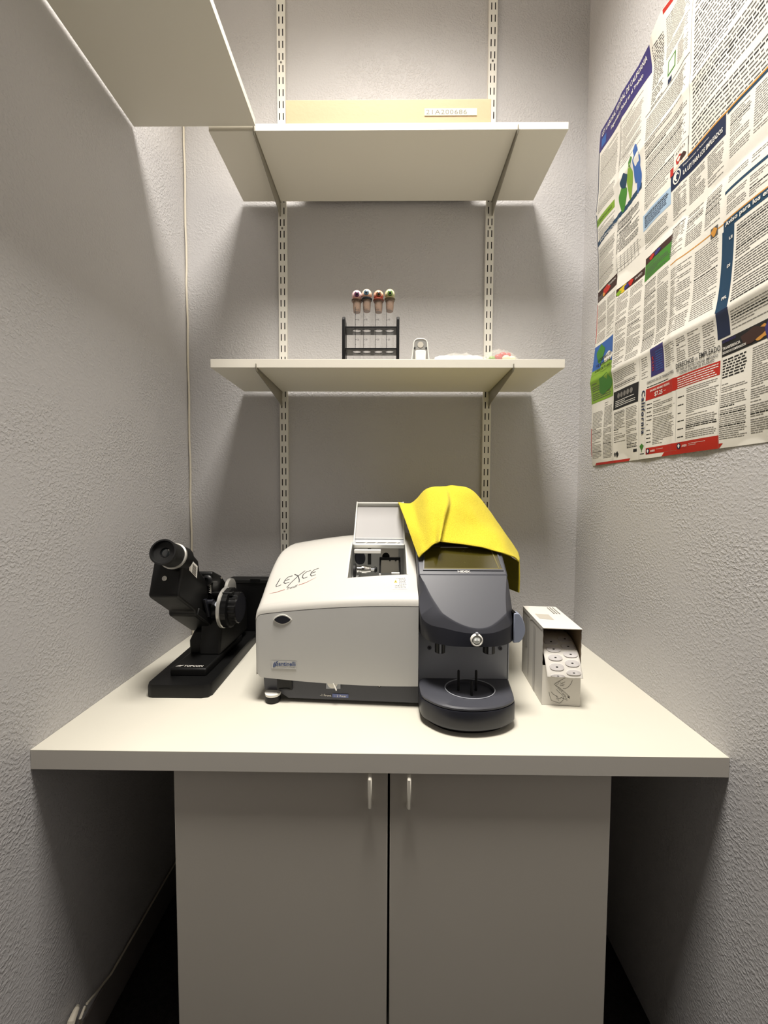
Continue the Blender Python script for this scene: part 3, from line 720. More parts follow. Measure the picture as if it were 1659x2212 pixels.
# head : side profile extruded
hpf = [(.9341, .2590), (.9707, .3660), (.976, .3725), (.984, .3725), (1.040, .3290), (1.046, .3000), (1.075, .2740), (1.085, .2600), (1.14, .2150), (1.16, .12), (1.138, .1000), (1.0200, .1830), (1.0200, .1960), (.9400, .2520)]
q = MB(DT)
def prof_at(x, k):
    return [(x, a, b) for a, b in hpf]
L0 = [(x, a, b) for a, b in hpf for x in (0,)]
q.prism([(a, b) for a, b in hpf if not (a > 1.1 and b > .2)][:], -.585, -.510, 'x'); 
hdm = q.build('head', m_blackm, LM, bevel=.006, seg=3)
ax = Vector((.02, -.80, .30)).normalized()
c0 = Vector((-.528, .975, .345))
q = MB(DT); q.lathe([(.032, -.01), (.0305, .018), (.0290, .024)], tuple(c0), ax, 36); q.build('eyepiece_mount', m_blackm, hdm)
q = MB(DT); q.lathe([(.0310, .024), (.0325, .026), (.0325, .031), (.0300, .033)], tuple(c0), ax, 40); q.build('diopter_ring', m_dial, hdm)
q = MB(DT); q.lathe([(.0290, .033), (.0290, .060), (.0280, .063), (.0300, .070), (.0305, .080), (.0270, .080), (.0250, .0715), (.0120, .0690), (.0115, .0650)], tuple(c0), ax, 40, 0, cap=(True, False))
q.build('eyecup', m_blackp, hdm, angle=50)
q = MB(DT); q.lathe([(.0118, .0655), (.0100, .0672), (.006, .0684), (.001, .0688)], tuple(c0), ax, 28); q.build('ocular_lens', m_lens, hdm)
q = MB(DT); q.lathe([(.0062, 0), (.0055, .0012), (.0030, .0014), (.0028, .0006)], (-.5500, .9465, .3000), (0, -.95, .33), 22, 0); q.build('screw', m_dial, hdm)
q = MB(DT); q.add([(-.5090, .992, .3420), (-.5090, 1.031, .3150), (-.5090, 1.026, .2830), (-.5090, .986, .3130)], [[0, 1, 2, 3]], 0)
for i in range(6):
    s_ = .2+.13*i
    a0 = Vector((-.5086, .992, .342)).lerp(Vector((-.5086, .986, .313)), s_); a1 = Vector((-.5086, 1.031, .315)).lerp(Vector((-.5086, 1.026, .283)), s_)
    p0, p1 = a0.lerp(a1, .35), a0.lerp(a1, .85); dz = Vector((0, -.0008, -.0026)); q.add([tuple(p0), tuple(p1), tuple(p1+dz), tuple(p0+dz)], [[0, 1, 2, 3]], 1)
q.build('paper_label', [m_cream if False else m_whpl, m_grtext], hdm, recalc=False)
# lower rail under the head
q = MB(DT); q.obox((-.5280, 1.085, .1530), (.022, 0, 0), (0, .058, -.040), (0, .005, .0085)); q.build('rail', m_blackm, LM, bevel=.002)
# lens table side: rear optical block, nose, lever, clear protractor scale
q = MB(DT); q.prism([(1.090, .2835), (1.098, .2880), (1.150, .2650), (1.22, .205), (1.215, .150), (1.15, .150), (1.090, .215)], -.545, -.497, 'x'); rb = q.build('rear_block', m_blackm, LM, bevel=.005, seg=3)
q = MB(DT); q.lathe([(.0160, -.03), (.0160, .006), (.013, .009), (.0075, .010), (.0070, .004)], (-.5120, 1.092, .262), (0, -1, .25), 28); q.build('lens_stop', m_black, rb)
q = MB(DT); 
for i in range(4): q.box(-.5065, -.5035, 1.0888, 1.0898, .2280+i*.006, .2300+i*.006)
q.box(-.5020, -.5010, 1.0888, 1.0898, .226, .250); q.build('etched_scale', m_whink, rb)
q = MB(DT); q.lathe([(.0035, 0), (.004, .003), (.002, .005)], (-.4960, 1.145, .2560), (.4, -.5, .75), 14); q.build('chrome_button', m_chrome, rb)
q = MB(DT); q.obox((-.4920, 1.100, .2235), (.050, 0, 0), (0, .010, 0), (0, 0, .0050)); q.build('lens_table', m_black, LM, bevel=.002)
q = MB(DT); q.obox((-.5040, 1.07, .1900), (.0035, 0, 0), (0, .006, .0), (0, -.012, .028)); q.lathe([(.0070, 0), (.0070, .018)], (-.5080, 1.073, .2060), (1, 0, 0), 20); q.lathe([(.0085, .016), (.0085, .021)], (-.5080, 1.073, .2060), (1, 0, 0), 20); q.build('marking_lever', m_darker, LM, bevel=.0008)
q = MB(DT); q.lathe([(.012, 0), (.0125, .001), (.012, .002)], (-.4760, 1.085, .1965), (.1, -.55, .85), 24); q.build('frosted_pad', m_mid, LM)
wc = (-.4560, 1.12, .1775)
q = MB(DT); q.lathe([(.036, -.045), (.036, -.02)], wc, (1, 0, 0), 40); q.build('drum_hub', m_black, LM)
q = MB(DT); q.lathe([(.0560, -.022), (.0585, -.021), (.0585, -.014), (.0560, -.012)], wc, (1, 0, 0), 56, 0)
whl = q.build('power_drum', m_dial, LM)
q = MB(DT); 
for i in range(40):
    a = 2*PI*i/40; q.box(wc[0]-.0135, wc[0]+.006, 0, 0, 0, 0) if False else None
NR = 80; lo1 = []
def gear(r0, r1, x): return [(x, wc[1]+(r1 if (i//2) % 2 else r0)*math.cos(2*PI*i/NR), wc[2]+(r1 if (i//2) % 2 else r0)*math.sin(2*PI*i/NR)) for i in range(NR)]
q.loft([gear(.0560, .0560, wc[0]-.012), gear(.0575, .0560, wc[0]-.011), gear(.0575, .0560, wc[0]+.004), gear(.050, .050, wc[0]+.006)], (True, True))
q.loft([gear(.0450, .0435, wc[0]+.005), gear(.0450, .0435, wc[0]+.024), gear(.0420, .0420, wc[0]+.027)], (True, True))
q.build('knurled_knob', m_black, LM, angle=25)
q = MB(DT); q.lathe([(.040, 0), (.040, .0008)], (wc[0]+.0265, wc[1], wc[2]), (1, 0, 0), 40); q.build('knob_face', m_darker, LM)
q = MB(DT); q.lathe([(.032, 0), (.036, .001), (.036, .010), (.032, .011)], (-.487, 1.175, .2140), (1, .0, .0), 48, 0)
q.build('axis_dial', m_dial, LM)
q = MB(DT); q.prism([(1.08, .05), (1.30, .05), (1.30, .16), (1.20, .20), (1.10, .15)], -.535, -.475, 'x'); q.build('lamp_housing', m_blackm, LM, bevel=.006)

# black case behind
t = thing('equipment_case', 'black case standing against the back wall behind the lensmeter', 'case', (-.42, 1.34, DT))
q = MB(DT); q.box(-.553, -.335, 1.334, 1.380, .0, .200); q.build('body', m_black, t, bevel=.004)
q = MB(DT); q.box(-.556, -.332, 1.330, 1.381, .1985, .2130); q.build('lid', m_blackp, t, bevel=.003)
q = MB(DT); q.box(-.475, -.44, 1.327, 1.333, .203, .2155); q.build('latch', m_black, t, bevel=.001)
t = thing('power_cord', 'black power cord with a small white tag between lensmeter and machine', 'cord', (-.45, 1.30, DT))
q = MB(DT); q.tube([(-.4620, 1.3445, .012), (-.4500, 1.342, .010), (-.440, 1.338, .006), (-.41, 1.335, .006), (-.36, 1.332, .006)], .0045, 8); q.build('cable', m_blackp, t)
q = MB(DT); q.box(-.4480, -.4360, 1.324, 1.331, .0, .010); q.build('paper_tag', m_whpl, t, bevel=.001)

# ---------------------------------------------------------------- pad carton
CR = -math.radians(4.5)
t = thing('dispenser_carton', 'white dispenser carton with torn-open front standing right of the machine', 'carton', (.3754, .9300, DT), CR)
W_, D_c, H_ = .0893, .185, .1885
q = MB()
q.add([(0, 0, 0), (W_, 0, 0), (W_, 0, .0935), (0, 0, .0985)], [[0, 1, 2, 3]], 0)                 # front, lower
for k in range(2):
    x = 0 if k == 0 else W_; fr = .0935 if k else .0985
    pts = [(x, 0, 0), (x, 0, fr)]
    n_ = 9
    for i in range(n_):
        z = fr+(H_-.004-fr)*(i+.5)/n_; pts.append((x, (.0022 if i % 2 == 0 else 0), z))
    pts += [(x, 0, H_), (x, D_c, H_), (x, D_c, 0)]
    q.add(pts, [list(range(len(pts)))], 0)
    xi = x+(.0009 if k == 0 else -.0009)
    q.add([(xi, p[1]+.0003, p[2]) for p in pts], [list(range(len(pts)))], 1)
q.box(0, W_, D_c-.001, D_c, 0, H_, 0)
q.box(.001, W_-.001, D_c-.0025, D_c-.0015, 0, H_-.001, 1)
q.box(-.0006, W_+.0006, -.0015, D_c, H_, H_+.0012, 0); q.box(.001, W_-.001, 0, D_c, H_-.0016, H_-.0006, 1); q.box(0, W_, 0, D_c, 0, .0008, 1)
q.add([(-.0007, .002, H_), (-.0007, D_c, H_), (-.0007, D_c, H_-.009), (-.0007, .115, H_-.009), (-.0007, .11, H_-.013), (-.0007, .10, H_-.013), (-.0007, .096, H_-.009), (-.0007, .01, H_-.008)], [list(range(8))], 0)
q.build('carton_shell', [m_carton, m_kraftin], t, local=True, recalc=False)
q = MB()
q.quad([(.012, .070, H_+.0016), (.046, .064, H_+.0016), (.046, .108, H_+.0016), (.012, .112, H_+.0016)], 0)
rnd = random.Random(2)
for j, xx in enumerate((.062, .069, .0765)):
    y = .115
    while y < .172:
        l = rnd.uniform(.003, .009); q.quad([(xx, y, H_+.0016), (xx+.0035, y, H_+.0016), (xx+.0035, y+l, H_+.0016), (xx, y+l, H_+.0016)], 1); y += l+.002
q.build('top_print', [m_lblgrey, m_grtext], t, local=True, recalc=False)
q = MB()
for (y0, y1, z0, z1) in ((.062, .078, 0, .17), (.118, .126, .02, .175), (.135, .150, .09, .172)):
    q.quad([(-.0009, y0, z0), (-.0009, y1, z0), (-.0009, y1, z1), (-.0009, y0, z1)])
q.build('side_print', mat('faint_grey_print', (200, 196, 190), .6), t, local=True, recalc=False)
q = MB(); k_ = .0001243
def HD(a, b): return (a, -.0006, b)
for st in ([(1115,1460),(1080,1480),(1050,1510),(970,1560),(920,1590),(860,1635),(848,1650),(870,1665),(900,1700)],
           [(1185,1555),(1150,1640),(1100,1700),(1060,1725),(1010,1720)], [(890,1600),(930,1610),(915,1640),(880,1640)], [(940,1580),(965,1600)],
           [(960,1640),(1010,1610),(1050,1590)], [(990,1660),(1040,1630),(1020,1670),(950,1665)], [(880,1665),(960,1720),(1040,1790),(1140,1880)],
           [(885,1745),(940,1800),(1000,1850)], [(750,1800),(770,1880),(800,1970),(850,1985),(950,2015),(975,2005),(1030,1940),(1030,1890),(1000,1860)],
           [(790,1800),(830,1845),(880,1870),(920,1890)], [(880,1865),(910,1910),(960,1930),(1000,1890)], [(890,1930),(930,1935),(940,1970)],
           [(970,1900),(1050,1930),(1100,1950)], [(1060,1870),(1070,1910),(1100,1930)], [(1140,1915),(1090,1860)]):
    ribbon(q, [((a-620)*k_, (2065-b)*k_) for a, b in st], .0007, HD)
for cx_, cy_ in ((925, 1715), (955, 1745), (990, 1780), (1020, 1825), (1050, 1860)):
    ribbon(q, [((cx_-620+12*math.cos(a))*k_, (2065-cy_+18*math.sin(a))*k_) for a in [i*PI/5 for i in range(11)]], .0006, HD)
q.quad([HD((1146-620)*k_, (2065-1915)*k_), HD((1100-620)*k_, (2065-1895)*k_), HD((1130-620)*k_, (2065-1862)*k_)])
q.build('hand_drawing', m_ink, t, local=True, recalc=False)
# pads strip, held by the carton
t = thing('pad_strip', 'strip of oval adhesive pads hanging out of the white carton', 'pad strip', (.3754, .9300, DT), CR)
path = [(.150, .1350), (.105, .1500), (.06, .1500), (.030, .1400), (.010, .1270), (-.004, .1090), (-.016, .0880), (-.020, .0780)]
def sp(s_):
    c = cat([(0, a, b) for a, b in path], s_); return c
def SP(x, s_, e=0.):
    p = sp(s_); tt_ = (sp(min(s_+.01, 1))-sp(max(s_-.01, 0))).normalized(); nn = Vector((0, tt_.z, -tt_.y)); nn = nn if nn.z > 0 or nn.y < 0 else -nn
    nn = -nn if nn.y > .3 else nn
    return (x, p.y+nn.y*e, p.z+nn.z*e)
q = MB(); rnd = random.Random(9); ux = [.0022+i*.0043 for i in range(20)]
edge_n = [rnd.uniform(-.02, .03) for _ in ux]
def strip(a, s_):
    i = ux.index(a); return SP(a+.003*s_, s_*(1+edge_n[i]*max(0, s_-.9)*10) if s_ > .9 else s_)
q.grid(strip, ux, [i/30 for i in range(31)]); q.build('backing_paper', m_carton, t, local=True, solid=.0006)
tot = sum((Vector((0, *a))-Vector((0, *b))).length for a, b in zip(path, path[1:]))
for col, sh in ((.0255, 0.0), (.0625, -.055)):
    for i in range(5):
        sc0 = .905-i*.125+sh
        if col < .04 and i == 0: sc0 = .930
        q = MB(); hole = MB(); N_ = 28
        def oval(k, e): return [SP(col+.004+.0165*k*math.copysign(abs(math.cos(2*PI*j/N_))**.75, math.cos(2*PI*j/N_)), sc0+.045*k*math.copysign(abs(math.sin(2*PI*j/N_))**.85, math.sin(2*PI*j/N_)), e) for j in range(N_)]
        q.loft([oval(1.0, .0004), oval(1.0, .0018), oval(.96, .0022)], (False, True), 0)
        q.loft([oval(.16, .0020), oval(.16, .0026)], (False, True), 1)
        q.build('pad', [m_pad, m_blackp], t, local=True)

# ================================================================ things on the lower back shelf
ST = S2[1]
def rack():
    t = thing('test_tube_rack', 'black test tube rack holding four eyeball-topped tubes', 'rack', (-.0535, 1.19, DT+ST))
    x0, x1, y0, y1 = -.1375, .0305, 1.163, 1.217
    for xa, xb in ((x0, x0+.0085), (x1-.0085, x1)):
        q = MB(DT); q.prism([(y0, ST), (y1, ST), (y1, ST+.125), (y1-.008, ST+.140), (y0+.008, ST+.143), (y0, ST+.132)], xa, xb, 'x'); q.build('end_plate', m_black, t, bevel=.0015)
    for zc in (ST+.110, ST+.0480, ST+.006):
        q = MB(DT); n_ = 24; cs = TX
        L_x = [x0+.008]+[(cs[i]+cs[i+1])/2 for i in range(3)]+[x1-.008]
        for i in range(4):
            ax0, ax1 = L_x[i], L_x[i+1]; c = cs[i]; r_ = .0134 if zc > ST+.02 else .006
            def ring(z, kk):
                R = []
                for j in range(n_):
                    th = 2*PI*j/n_
                    if kk: R.append((c+r_*math.cos(th), 1.19+r_*math.sin(th), z))
                    else:
                        ex = (ax1-c if math.cos(th) > 0 else c-ax0); ey = .0262
                        ca = math.atan2(ey, ex); q1 = math.atan2(abs(math.sin(th)), abs(math.cos(th)))
                        if abs(ca-q1) <= PI/n_: R.append((c+math.copysign(ex, math.cos(th)), 1.19+math.copysign(ey, math.sin(th)), z)); continue
                        s_ = min(ex/max(abs(math.cos(th)), 1e-6), ey/max(abs(math.sin(th)), 1e-6)); R.append((c+s_*math.cos(th), 1.19+s_*math.sin(th), z))
                return R
            q.loft([ring(zc-.002, 1), ring(zc-.002, 0), ring(zc+.002, 0), ring(zc+.002, 1), ring(zc-.002, 1)], (False, False))
        q.build('tube_plate', m_black, t, angle=30)
TX = [-.0960, -.0665, -.0315, .0020]
rack()
eyes = [((104, 50, 92), (236, 214, 214), 'purple', (206, 150, 150), (90, 66, 52), 'leftmost'),
        ((84, 116, 140), (232, 222, 206), 'blue', (232, 180, 150), (30, 34, 40), 'second from left'),
        ((122, 74, 36), (238, 214, 186), 'brown', (214, 70, 48), (120, 62, 44), 'third from left'),
        ((104, 140, 60), (232, 226, 188), 'green', (170, 176, 120), (88, 76, 48), 'rightmost')]
for k, (cx, E) in enumerate(zip(TX, eyes)):
    zt = ST+.1965+(.003 if k in (1, 3) else 0); yb = 1.19
    lbl = 'clear test tube topped with a %s-irised eyeball stopper in the rack, %s' % (E[2], E[5])
    t = thing('test_tube', lbl, 'test tube', (cx, yb, DT+ST+.010), 0, 'eyeball test tubes')
    q = MB(DT); z0 = ST+.010
    q.lathe([(.001, z0), (.006, z0+.001), (.010, z0+.004), (.0122, z0+.011), (.0124, zt-.004), (.0145, zt-.003), (.0148, zt)], (cx, yb, 0), (0, 0, 1), 28, 0, cap=(True, False))
    tb = q.build('tube', m_tube, t, angle=50)
    q = MB(DT)
    def gm(a, b): th = a/.0124; return (cx+.01265*math.sin(th), yb-.01265*math.cos(th), b)
    ox = (-.0045, -.010, -.0100, -.0115)[k]
    def gb(a0, a1, b0, b1): q.quad([gm(a0, b0), gm(a1, b0), gm(a1, b1), gm(a0, b1)])
    gb(ox, ox+.0014, ST+.045, zt-.022)
    for i in range(9):
        zz = ST+.050+i*.0145; gb(ox, ox+(.0050 if i % 2 == 0 else .003), zz, zz+.0012)
        if i % 2 == 0:
            put_text(q, ('10', '20', '30', '40', '50')[i//2], lambda a, b: gm(ox+.0068+a, zz-.002+b), .0056, .0050, 0)
    q.build('graduations', m_inkb, tb, recalc=False)
    q = MB(DT); q.lathe([(.0098, zt-.033), (.0112, zt-.022), (.0120, zt-.002), (.0120, zt+.001)], (cx, yb, 0), (0, 0, 1), 24); q.build('cork', m_cork, t)
    q = MB(DT); q.lathe([(.0150, zt-.002), (.0160, zt), (.0160, zt+.0025), (.0140, zt+.0045), (.008, zt+.005)], (cx, yb, 0), (0, 0, 1), 28)
    q.build('collar', mat('collar_%s' % E[2], E[4], .35), t)
    q = MB(DT); R_e = .0152; ce = Vector((cx, yb, zt+.0155)); axd = Vector((.06*(1 if k != 1 else -1), -1, -.12 if k != 1 else .0)).normalized()
    pr = [(R_e*math.sin(a), R_e*math.cos(a)) for a in [PI*j/36 for j in range(37)]]
    q.lathe(pr, tuple(ce), axd, 32, 0, cap=(False, False))
    nseg = 32
    for fi in range(len(q.f)):
        ringi = fi//nseg
        if ringi < 3: q.mi[fi] = 2
        elif ringi < 5: q.mi[fi] = 1
        elif ringi < 6: q.mi[fi] = 4
        else:
            zc = sum(q.v[i][2] for i in q.f[fi])/len(q.f[fi])-DT-ce.z
            if zc < -.0050-.002*math.sin(fi*.7): q.mi[fi] = 3
    pm = mat('eyeball_white_%s' % E[2], E[1], .12, coat=.6, var=(120, tuple(int(.6*a+.4*b) for a, b in zip(E[1], E[3]))))
    q.build('eyeball', [pm, mat('iris_%s' % E[2], E[0], .15, coat=.7), m_black, mat('eyeball_veins_%s' % E[2], E[3], .2, coat=.5), mat('iris_rim_%s' % E[2], tuple(int(c*.45) for c in E[0]), .2)], t, angle=60)

# white clip
t = thing('plastic_clip', 'small white and grey plastic clip standing on the lower shelf', 'clip', (.094, 1.15, DT+ST))
def archp(w0, w1, h, y, n_=14):
    P = [(.0912-w0, y, ST), ]
    for j in range(n_+1):
        a = PI-PI*j/n_; P.append((.0912+w1*math.copysign(abs(math.cos(a))**.6, math.cos(a)), y, ST+h*.72+h*.28*math.sin(a)**.8 if math.sin(a) > 0 else ST+h*.72))
    P.append((.0912+w0, y, ST)); return P
q = MB(DT); q.tube(archp(.0262, .0200, .0710, 1.150), .0016, 8); q.build('rim', m_whpl, t)
q = MB(DT); ap = archp(.024, .0190, .0690, 0); q.prism([(p[0], p[2]) for p in ap], 1.150, 1.154, 'y')
cb = q.build('body_plate', m_mid if False else mat('clip_grey', (140, 139, 135), .4), t)
q = MB(DT); q.box(.0912-.0150, .0912+.0150, 1.140, 1.149, ST, ST+.036); q.build('jaw', m_whpl, t, bevel=.003)
q = MB(DT); q.lathe([(.0085, 0), (.0085, .0008)], (.0912, 1.1498, ST+.054), (0, -1, 0), 24, 0)
for s_ in (-1, 1): q.lathe([(.0025, 0), (.0025, .0012)], (.0912+s_*.0165, 1.1498, ST+.045), (0, -1, 0), 12, 1)
q.build('rivets', [m_lblgrey, m_inkb], t)
# bags
def bag(name, label, x0, x1, y0, y1, h, m, seed, base_lift=.0):
    t = thing(name, label, 'bag', ((x0+x1)/2, (y0+y1)/2, DT+ST))
    q = MB(DT); nu, nv = 34, 14
    def B(a, b, s_):
        e = (math.sin(PI*a)**.55)*(math.sin(PI*b)**.5)
        nz = noise.noise(Vector((a*7+seed, b*5, s_)))*.5+noise.noise(Vector((a*17+seed, b*11, s_)))*.25
        return (x0+(x1-x0)*a+.004*nz, y0+(y1-y0)*b, ST+.0006+(h*e*(1+.55*nz) if s_ else 0))
    q.grid(lambda a, b: B(a, b, 1), [i/nu for i in range(nu+1)], [i/nv for i in range(nv+1)])
    q.grid(lambda a, b: B(a, b, 0), [i/nu for i in range(nu+1)], [i/nv for i in range(nv+1)])
    q.build('film', m, t, angle=60, recalc=False)
    return t
b1 = bag('plastic_bag', 'clear bag of white wrapped items lying on the lower shelf beside the clip', .125, .300, 1.125, 1.20, .031, m_bag, 1)
for i, (xx, ww) in enumerate(((.160, .03), (.200, .034), (.243, .034))):
    q = MB(DT); q.lathe([(.001, -ww), (.009, -ww*.85), (.0125, -ww*.4), (.0125, ww*.4), (.009, ww*.85), (.001, ww)], (xx, 1.158, ST+.0135), (1, .15*(i-1), 0), 14); q.build('white_wrap', m_whpl, b1)
b2 = bag('snack_bag', 'crumpled clear bag with green and red sweets on the lower shelf', .262, .372, 1.122, 1.185, .040, m_bag, 5)
mr = mat('red_sweet', (196, 48, 44), .4); mg = mat('green_sweet', (120, 160, 40), .4); mc = mat('cream_sweet', (230, 220, 186), .5)
for i, (xx, yy, zz, rr, m_) in enumerate(((.296, 1.14, .010, .008, mg), (.288, 1.15, .008, .007, mg), (.303, 1.15, .014, .007, mg), (.315, 1.142, .014, .010, mr), (.328, 1.145, .021, .010, mr), (.341, 1.145, .022, .008, mr), (.335, 1.135, .009, .010, mc), (.352, 1.14, .010, .009, mc), (.318, 1.16, .010, .009, mc))):
    q = MB(DT); q.lathe([(rr*math.sin(PI*j/10), -rr*math.cos(PI*j/10)*1.3) for j in range(11)], (xx, yy, ST+zz), (1, .3, .2*(i % 3-1)), 14); q.build('sweet', m_, b2)

# ================================================================ poster on the right wall
PV0 = .604
def pdisp(u, v):
    def sa(x): return math.sqrt(x*x+.000012)
    d = .0068
    d += -.0060*math.exp(-sa(v-.537)/.040)+.0090*math.exp(-sa(v-.268)/.032)+.005*math.exp(-sa(v-.806)/.030)-.0045*math.exp(-v/.05)
    d += .0035*math.exp(-sa((u % .24)-.12)/.012)-.0018*math.exp(-sa(min(u % .24, .24-u % .24))/.012)
    d += .0020*math.sin(u*31+v*9)+.0012*math.sin(v*27-u*12)
    if v > .99: d += .02*max(0, 1-abs(u-.25)/.06)*(v-.99)/.06*.6
    return max(d, .0012)
def ptop(u): return 1.045+(.028*min(1, max(0, (u-.24)/.04)))
def PO(u, v, e=.0):
    wob = .004*math.sin(v*9) if u < .02 else 0
    return (XR-pdisp(u, v)-e*.4, 1.285-u+wob*(1-u/.02 if u < .02 else 0), PV0+v)
q = MB(DT)
nu_, nv_ = 400, 420
PU1 = 1.0
q.grid(lambda a, b: PO(a, b*ptop(a)/1.045), [PU1*i/nu_ for i in range(nu_+1)], [1.045*j/nv_ for j in range(nv_+1)], 0)
PM = [m_paper, m_grtext, m_inkb, m_navy, m_teal, m_purple, m_red, m_orange, m_green, m_lgreen, m_blue, m_lblue, m_brown, m_whink, m_yelink, m_ink]
IX = {k: i for i, k in enumerate(['paper', 'txt', 'ink', 'navy', 'teal', 'purple', 'red', 'orange', 'green', 'lgreen', 'blue', 'lblue', 'brown', 'white', 'yellow', 'dtxt'])}
EL = .00055
def rect(u0, u1, v0, v1, c, e=EL):
    nu = max(1, int((u1-u0)/.003)); nv = max(1, int((v1-v0)/.003))
    q.grid(lambda a, b: PO(a, b, e), [u0+(u1-u0)*i/nu for i in range(nu+1)], [v0+(v1-v0)*j/nv for j in range(nv+1)], IX[c])
pr_ = random.Random(21)
def lines(u0, u1, v0, v1, pitch=.0046, h=.0017, c='txt', head=.10, e=EL, para=.16, wl=(.004, .013), rag=.10):
    v = v1-pitch; short = False
    while v > v0:
        r_ = pr_.random(); end = u1-(u1-u0)*rag*pr_.random()
        if r_ < para: end = u0+(u1-u0)*pr_.uniform(.25, .75)
        isH = pr_.random() < head*.5
        u = u0
        while u < end-.002:
            l = min(pr_.uniform(*wl), end-u)
            q.add([PO(u, v, e), PO(u+l, v, e), PO(u+l, v+h*(1.3 if isH else 1), e), PO(u, v+h*(1.3 if isH else 1), e)], [[0, 1, 2, 3]], IX['ink' if isH else c]); u += l+(.0010 if h < .0026 else .0020)
        v -= pitch*(1.55 if r_ < para*.6 else 1)
def ptxt(body, u, v, w, h, c, e=EL+.0009, bold=.0, vertical=False, spacing=1.):
    e += .0013
    if vertical: put_text(q, body, lambda a, b: PO(u+b, v-a, e), w, h, IX[c], bold, spacing)
    else: put_text(q, body, lambda a, b: PO(u+a, v+b, e), w, h, IX[c], bold, spacing)
# row 1 (top)
rect(0, .238, .976, 1.044, 'purple'); ptxt('LEY LABORAL FEDERAL DE CALIFORNIA', .012, 1.018, .215, .014, 'white', bold=.01)
ptxt('Seguridad y Salud en el Trabajo', .060, .993, .150, .013, 'white', bold=.015)
rect(.012, .035, .985, 1.010, 'blue', EL+.0006)
lines(.010, .098, .785, .965, .0050); lines(.108, .215, .83, .965, .0048); lines(.010, .098, .7, .742, .0045)
rect(.285, .60, 1.060, 1.071, 'red')
lines(.245, .285, .88, 1.03, .0062, .003, 'dtxt'); lines(.292, .372, .945, 1.045, .0055); lines(.335, .372, .89, .94, .0050)
rect(.301, .328, .900, .935, 'green'); rect(.304, .325, .904, .931, 'paper', EL+.0006)
rect(.303, .316, .880, .892, 'navy')
rect(.227, .376, .8765, .8785, 'dtxt')
lines(.232, .372, .66, .87, .0056, .0024); 
lines(.388, .565, .66, 1.055, .0084, .0028, 'dtxt', wl=(.005, .016)); lines(.578, .75, .66, 1.055, .0084, .0028, 'dtxt', wl=(.005, .016)); lines(.765, .98, .62, 1.055, .0080, .0028, 'dtxt')
rect(.3790, .3797, .68, 1.06, 'txt')
# figures
def blob(cu, cv, ru, rv, c, e=EL, n_=18, ph=0):
    e += .0006; wb = 0 if n_ > 20 else 1; n_ = 32
    q.add([PO(cu+ru*math.cos(2*PI*i/n_)*(1+wb*.18*math.sin(3*2*PI*i/n_+ph)), cv+rv*math.sin(2*PI*i/n_)*(1+wb*.15*math.cos(4*2*PI*i/n_+ph)), e) for i in range(n_)], [list(range(n_))], IX[c])
blob(.134, .745, .016, .034, 'green'); blob(.140, .785, .015, .020, 'teal', EL+.0004); blob(.166, .765, .013, .042, 'lgreen', EL+.0003); blob(.170, .815, .008, .012, 'green', EL+.0005)
blob(.197, .785, .015, .040, 'blue', EL+.0004, ph=1); blob(.190, .830, .008, .012, 'blue', EL+.0006); blob(.206, .745, .010, .036, 'blue', EL+.0005, ph=2)
rect(0, .095, .749, .771, 'lgreen'); ptxt('SU DERECHO A LA SALUD', .008, .756, .075, .007, 'ink')
for i in range(10):     # slanted blue strip under the figures
    rect(.0218*i, .0218*(i+1), .689+.0022*i, .704+.0022*i, 'blue' if False else 'teal')
ptxt('INFORMACION AL EMPLEADO', .02, .6945, .17, .007, 'white')
lines(.010, .100, .555, .678, .0046); lines(.112, .212, .60, .692, .0046, .0024, 'dtxt'); 
for i in range(7): rect(.118+.014*i, .1195+.014*i, .545, .59, 'txt')
lines(.112, .216, .545, .592, .006, .001)
rect(.228, .328, .590, .630, 'lblue'); lines(.234, .322, .594, .626, .0042, .0018, 'navy', e=EL+.0006); lines(.232, .322, .540, .583, .0046); lines(.232, .322, .636, .66, .0046)
rect(.333, .379, .652, .700, 'dtxt'); rect(.3345, .3775, .6535, .6985, 'paper', EL+.0006); ptxt('AVISO', .340, .687, .030, .006, 'ink', EL+.0012)
blob(.352, .672, .011, .008, 'red', EL+.0010, ph=1); blob(.364, .670, .008, .007, 'brown', EL+.0012, ph=2); blob(.352, .672, .006, .004, 'paper', EL+.0016)
rect(.325, .335, .650, .668, 'red', EL+.001)
rect(.327, .78, .656, .6595, 'orange', EL+.0006)
rect(.327, .476, .616, .656, 'navy'); blob(.347, .637, .013, .015, 'white', EL+.0007, n_=28); blob(.347, .637, .010, .012, 'navy', EL+.001, n_=28); blob(.347, .637, .006, .008, 'white', EL+.0014, ph=1)
ptxt('Departamento de Relaciones', .366, .643, .07, .005, 'white'); ptxt('LA LEY PARA LOS EMPLEADOS', .366, .626, .104, .010, 'white', bold=.02)
rect(.479, .78, .650, .656, 'teal')
for a, b in ((.334, .374), (.380, .425), (.431, .472)): lines(a, b, .545, .612, .0042, .0018); lines(a, b, .46, .530, .0042, .0018)
for a, b in ((.486, .53), (.536, .585), (.592, .66), (.67, .78)): lines(a, b, .56, .645, .0046); lines(a, b, .512, .53, .0046); lines(a, b, .452, .492, .0042)
rect(.480, .80, .497, .503, 'teal')
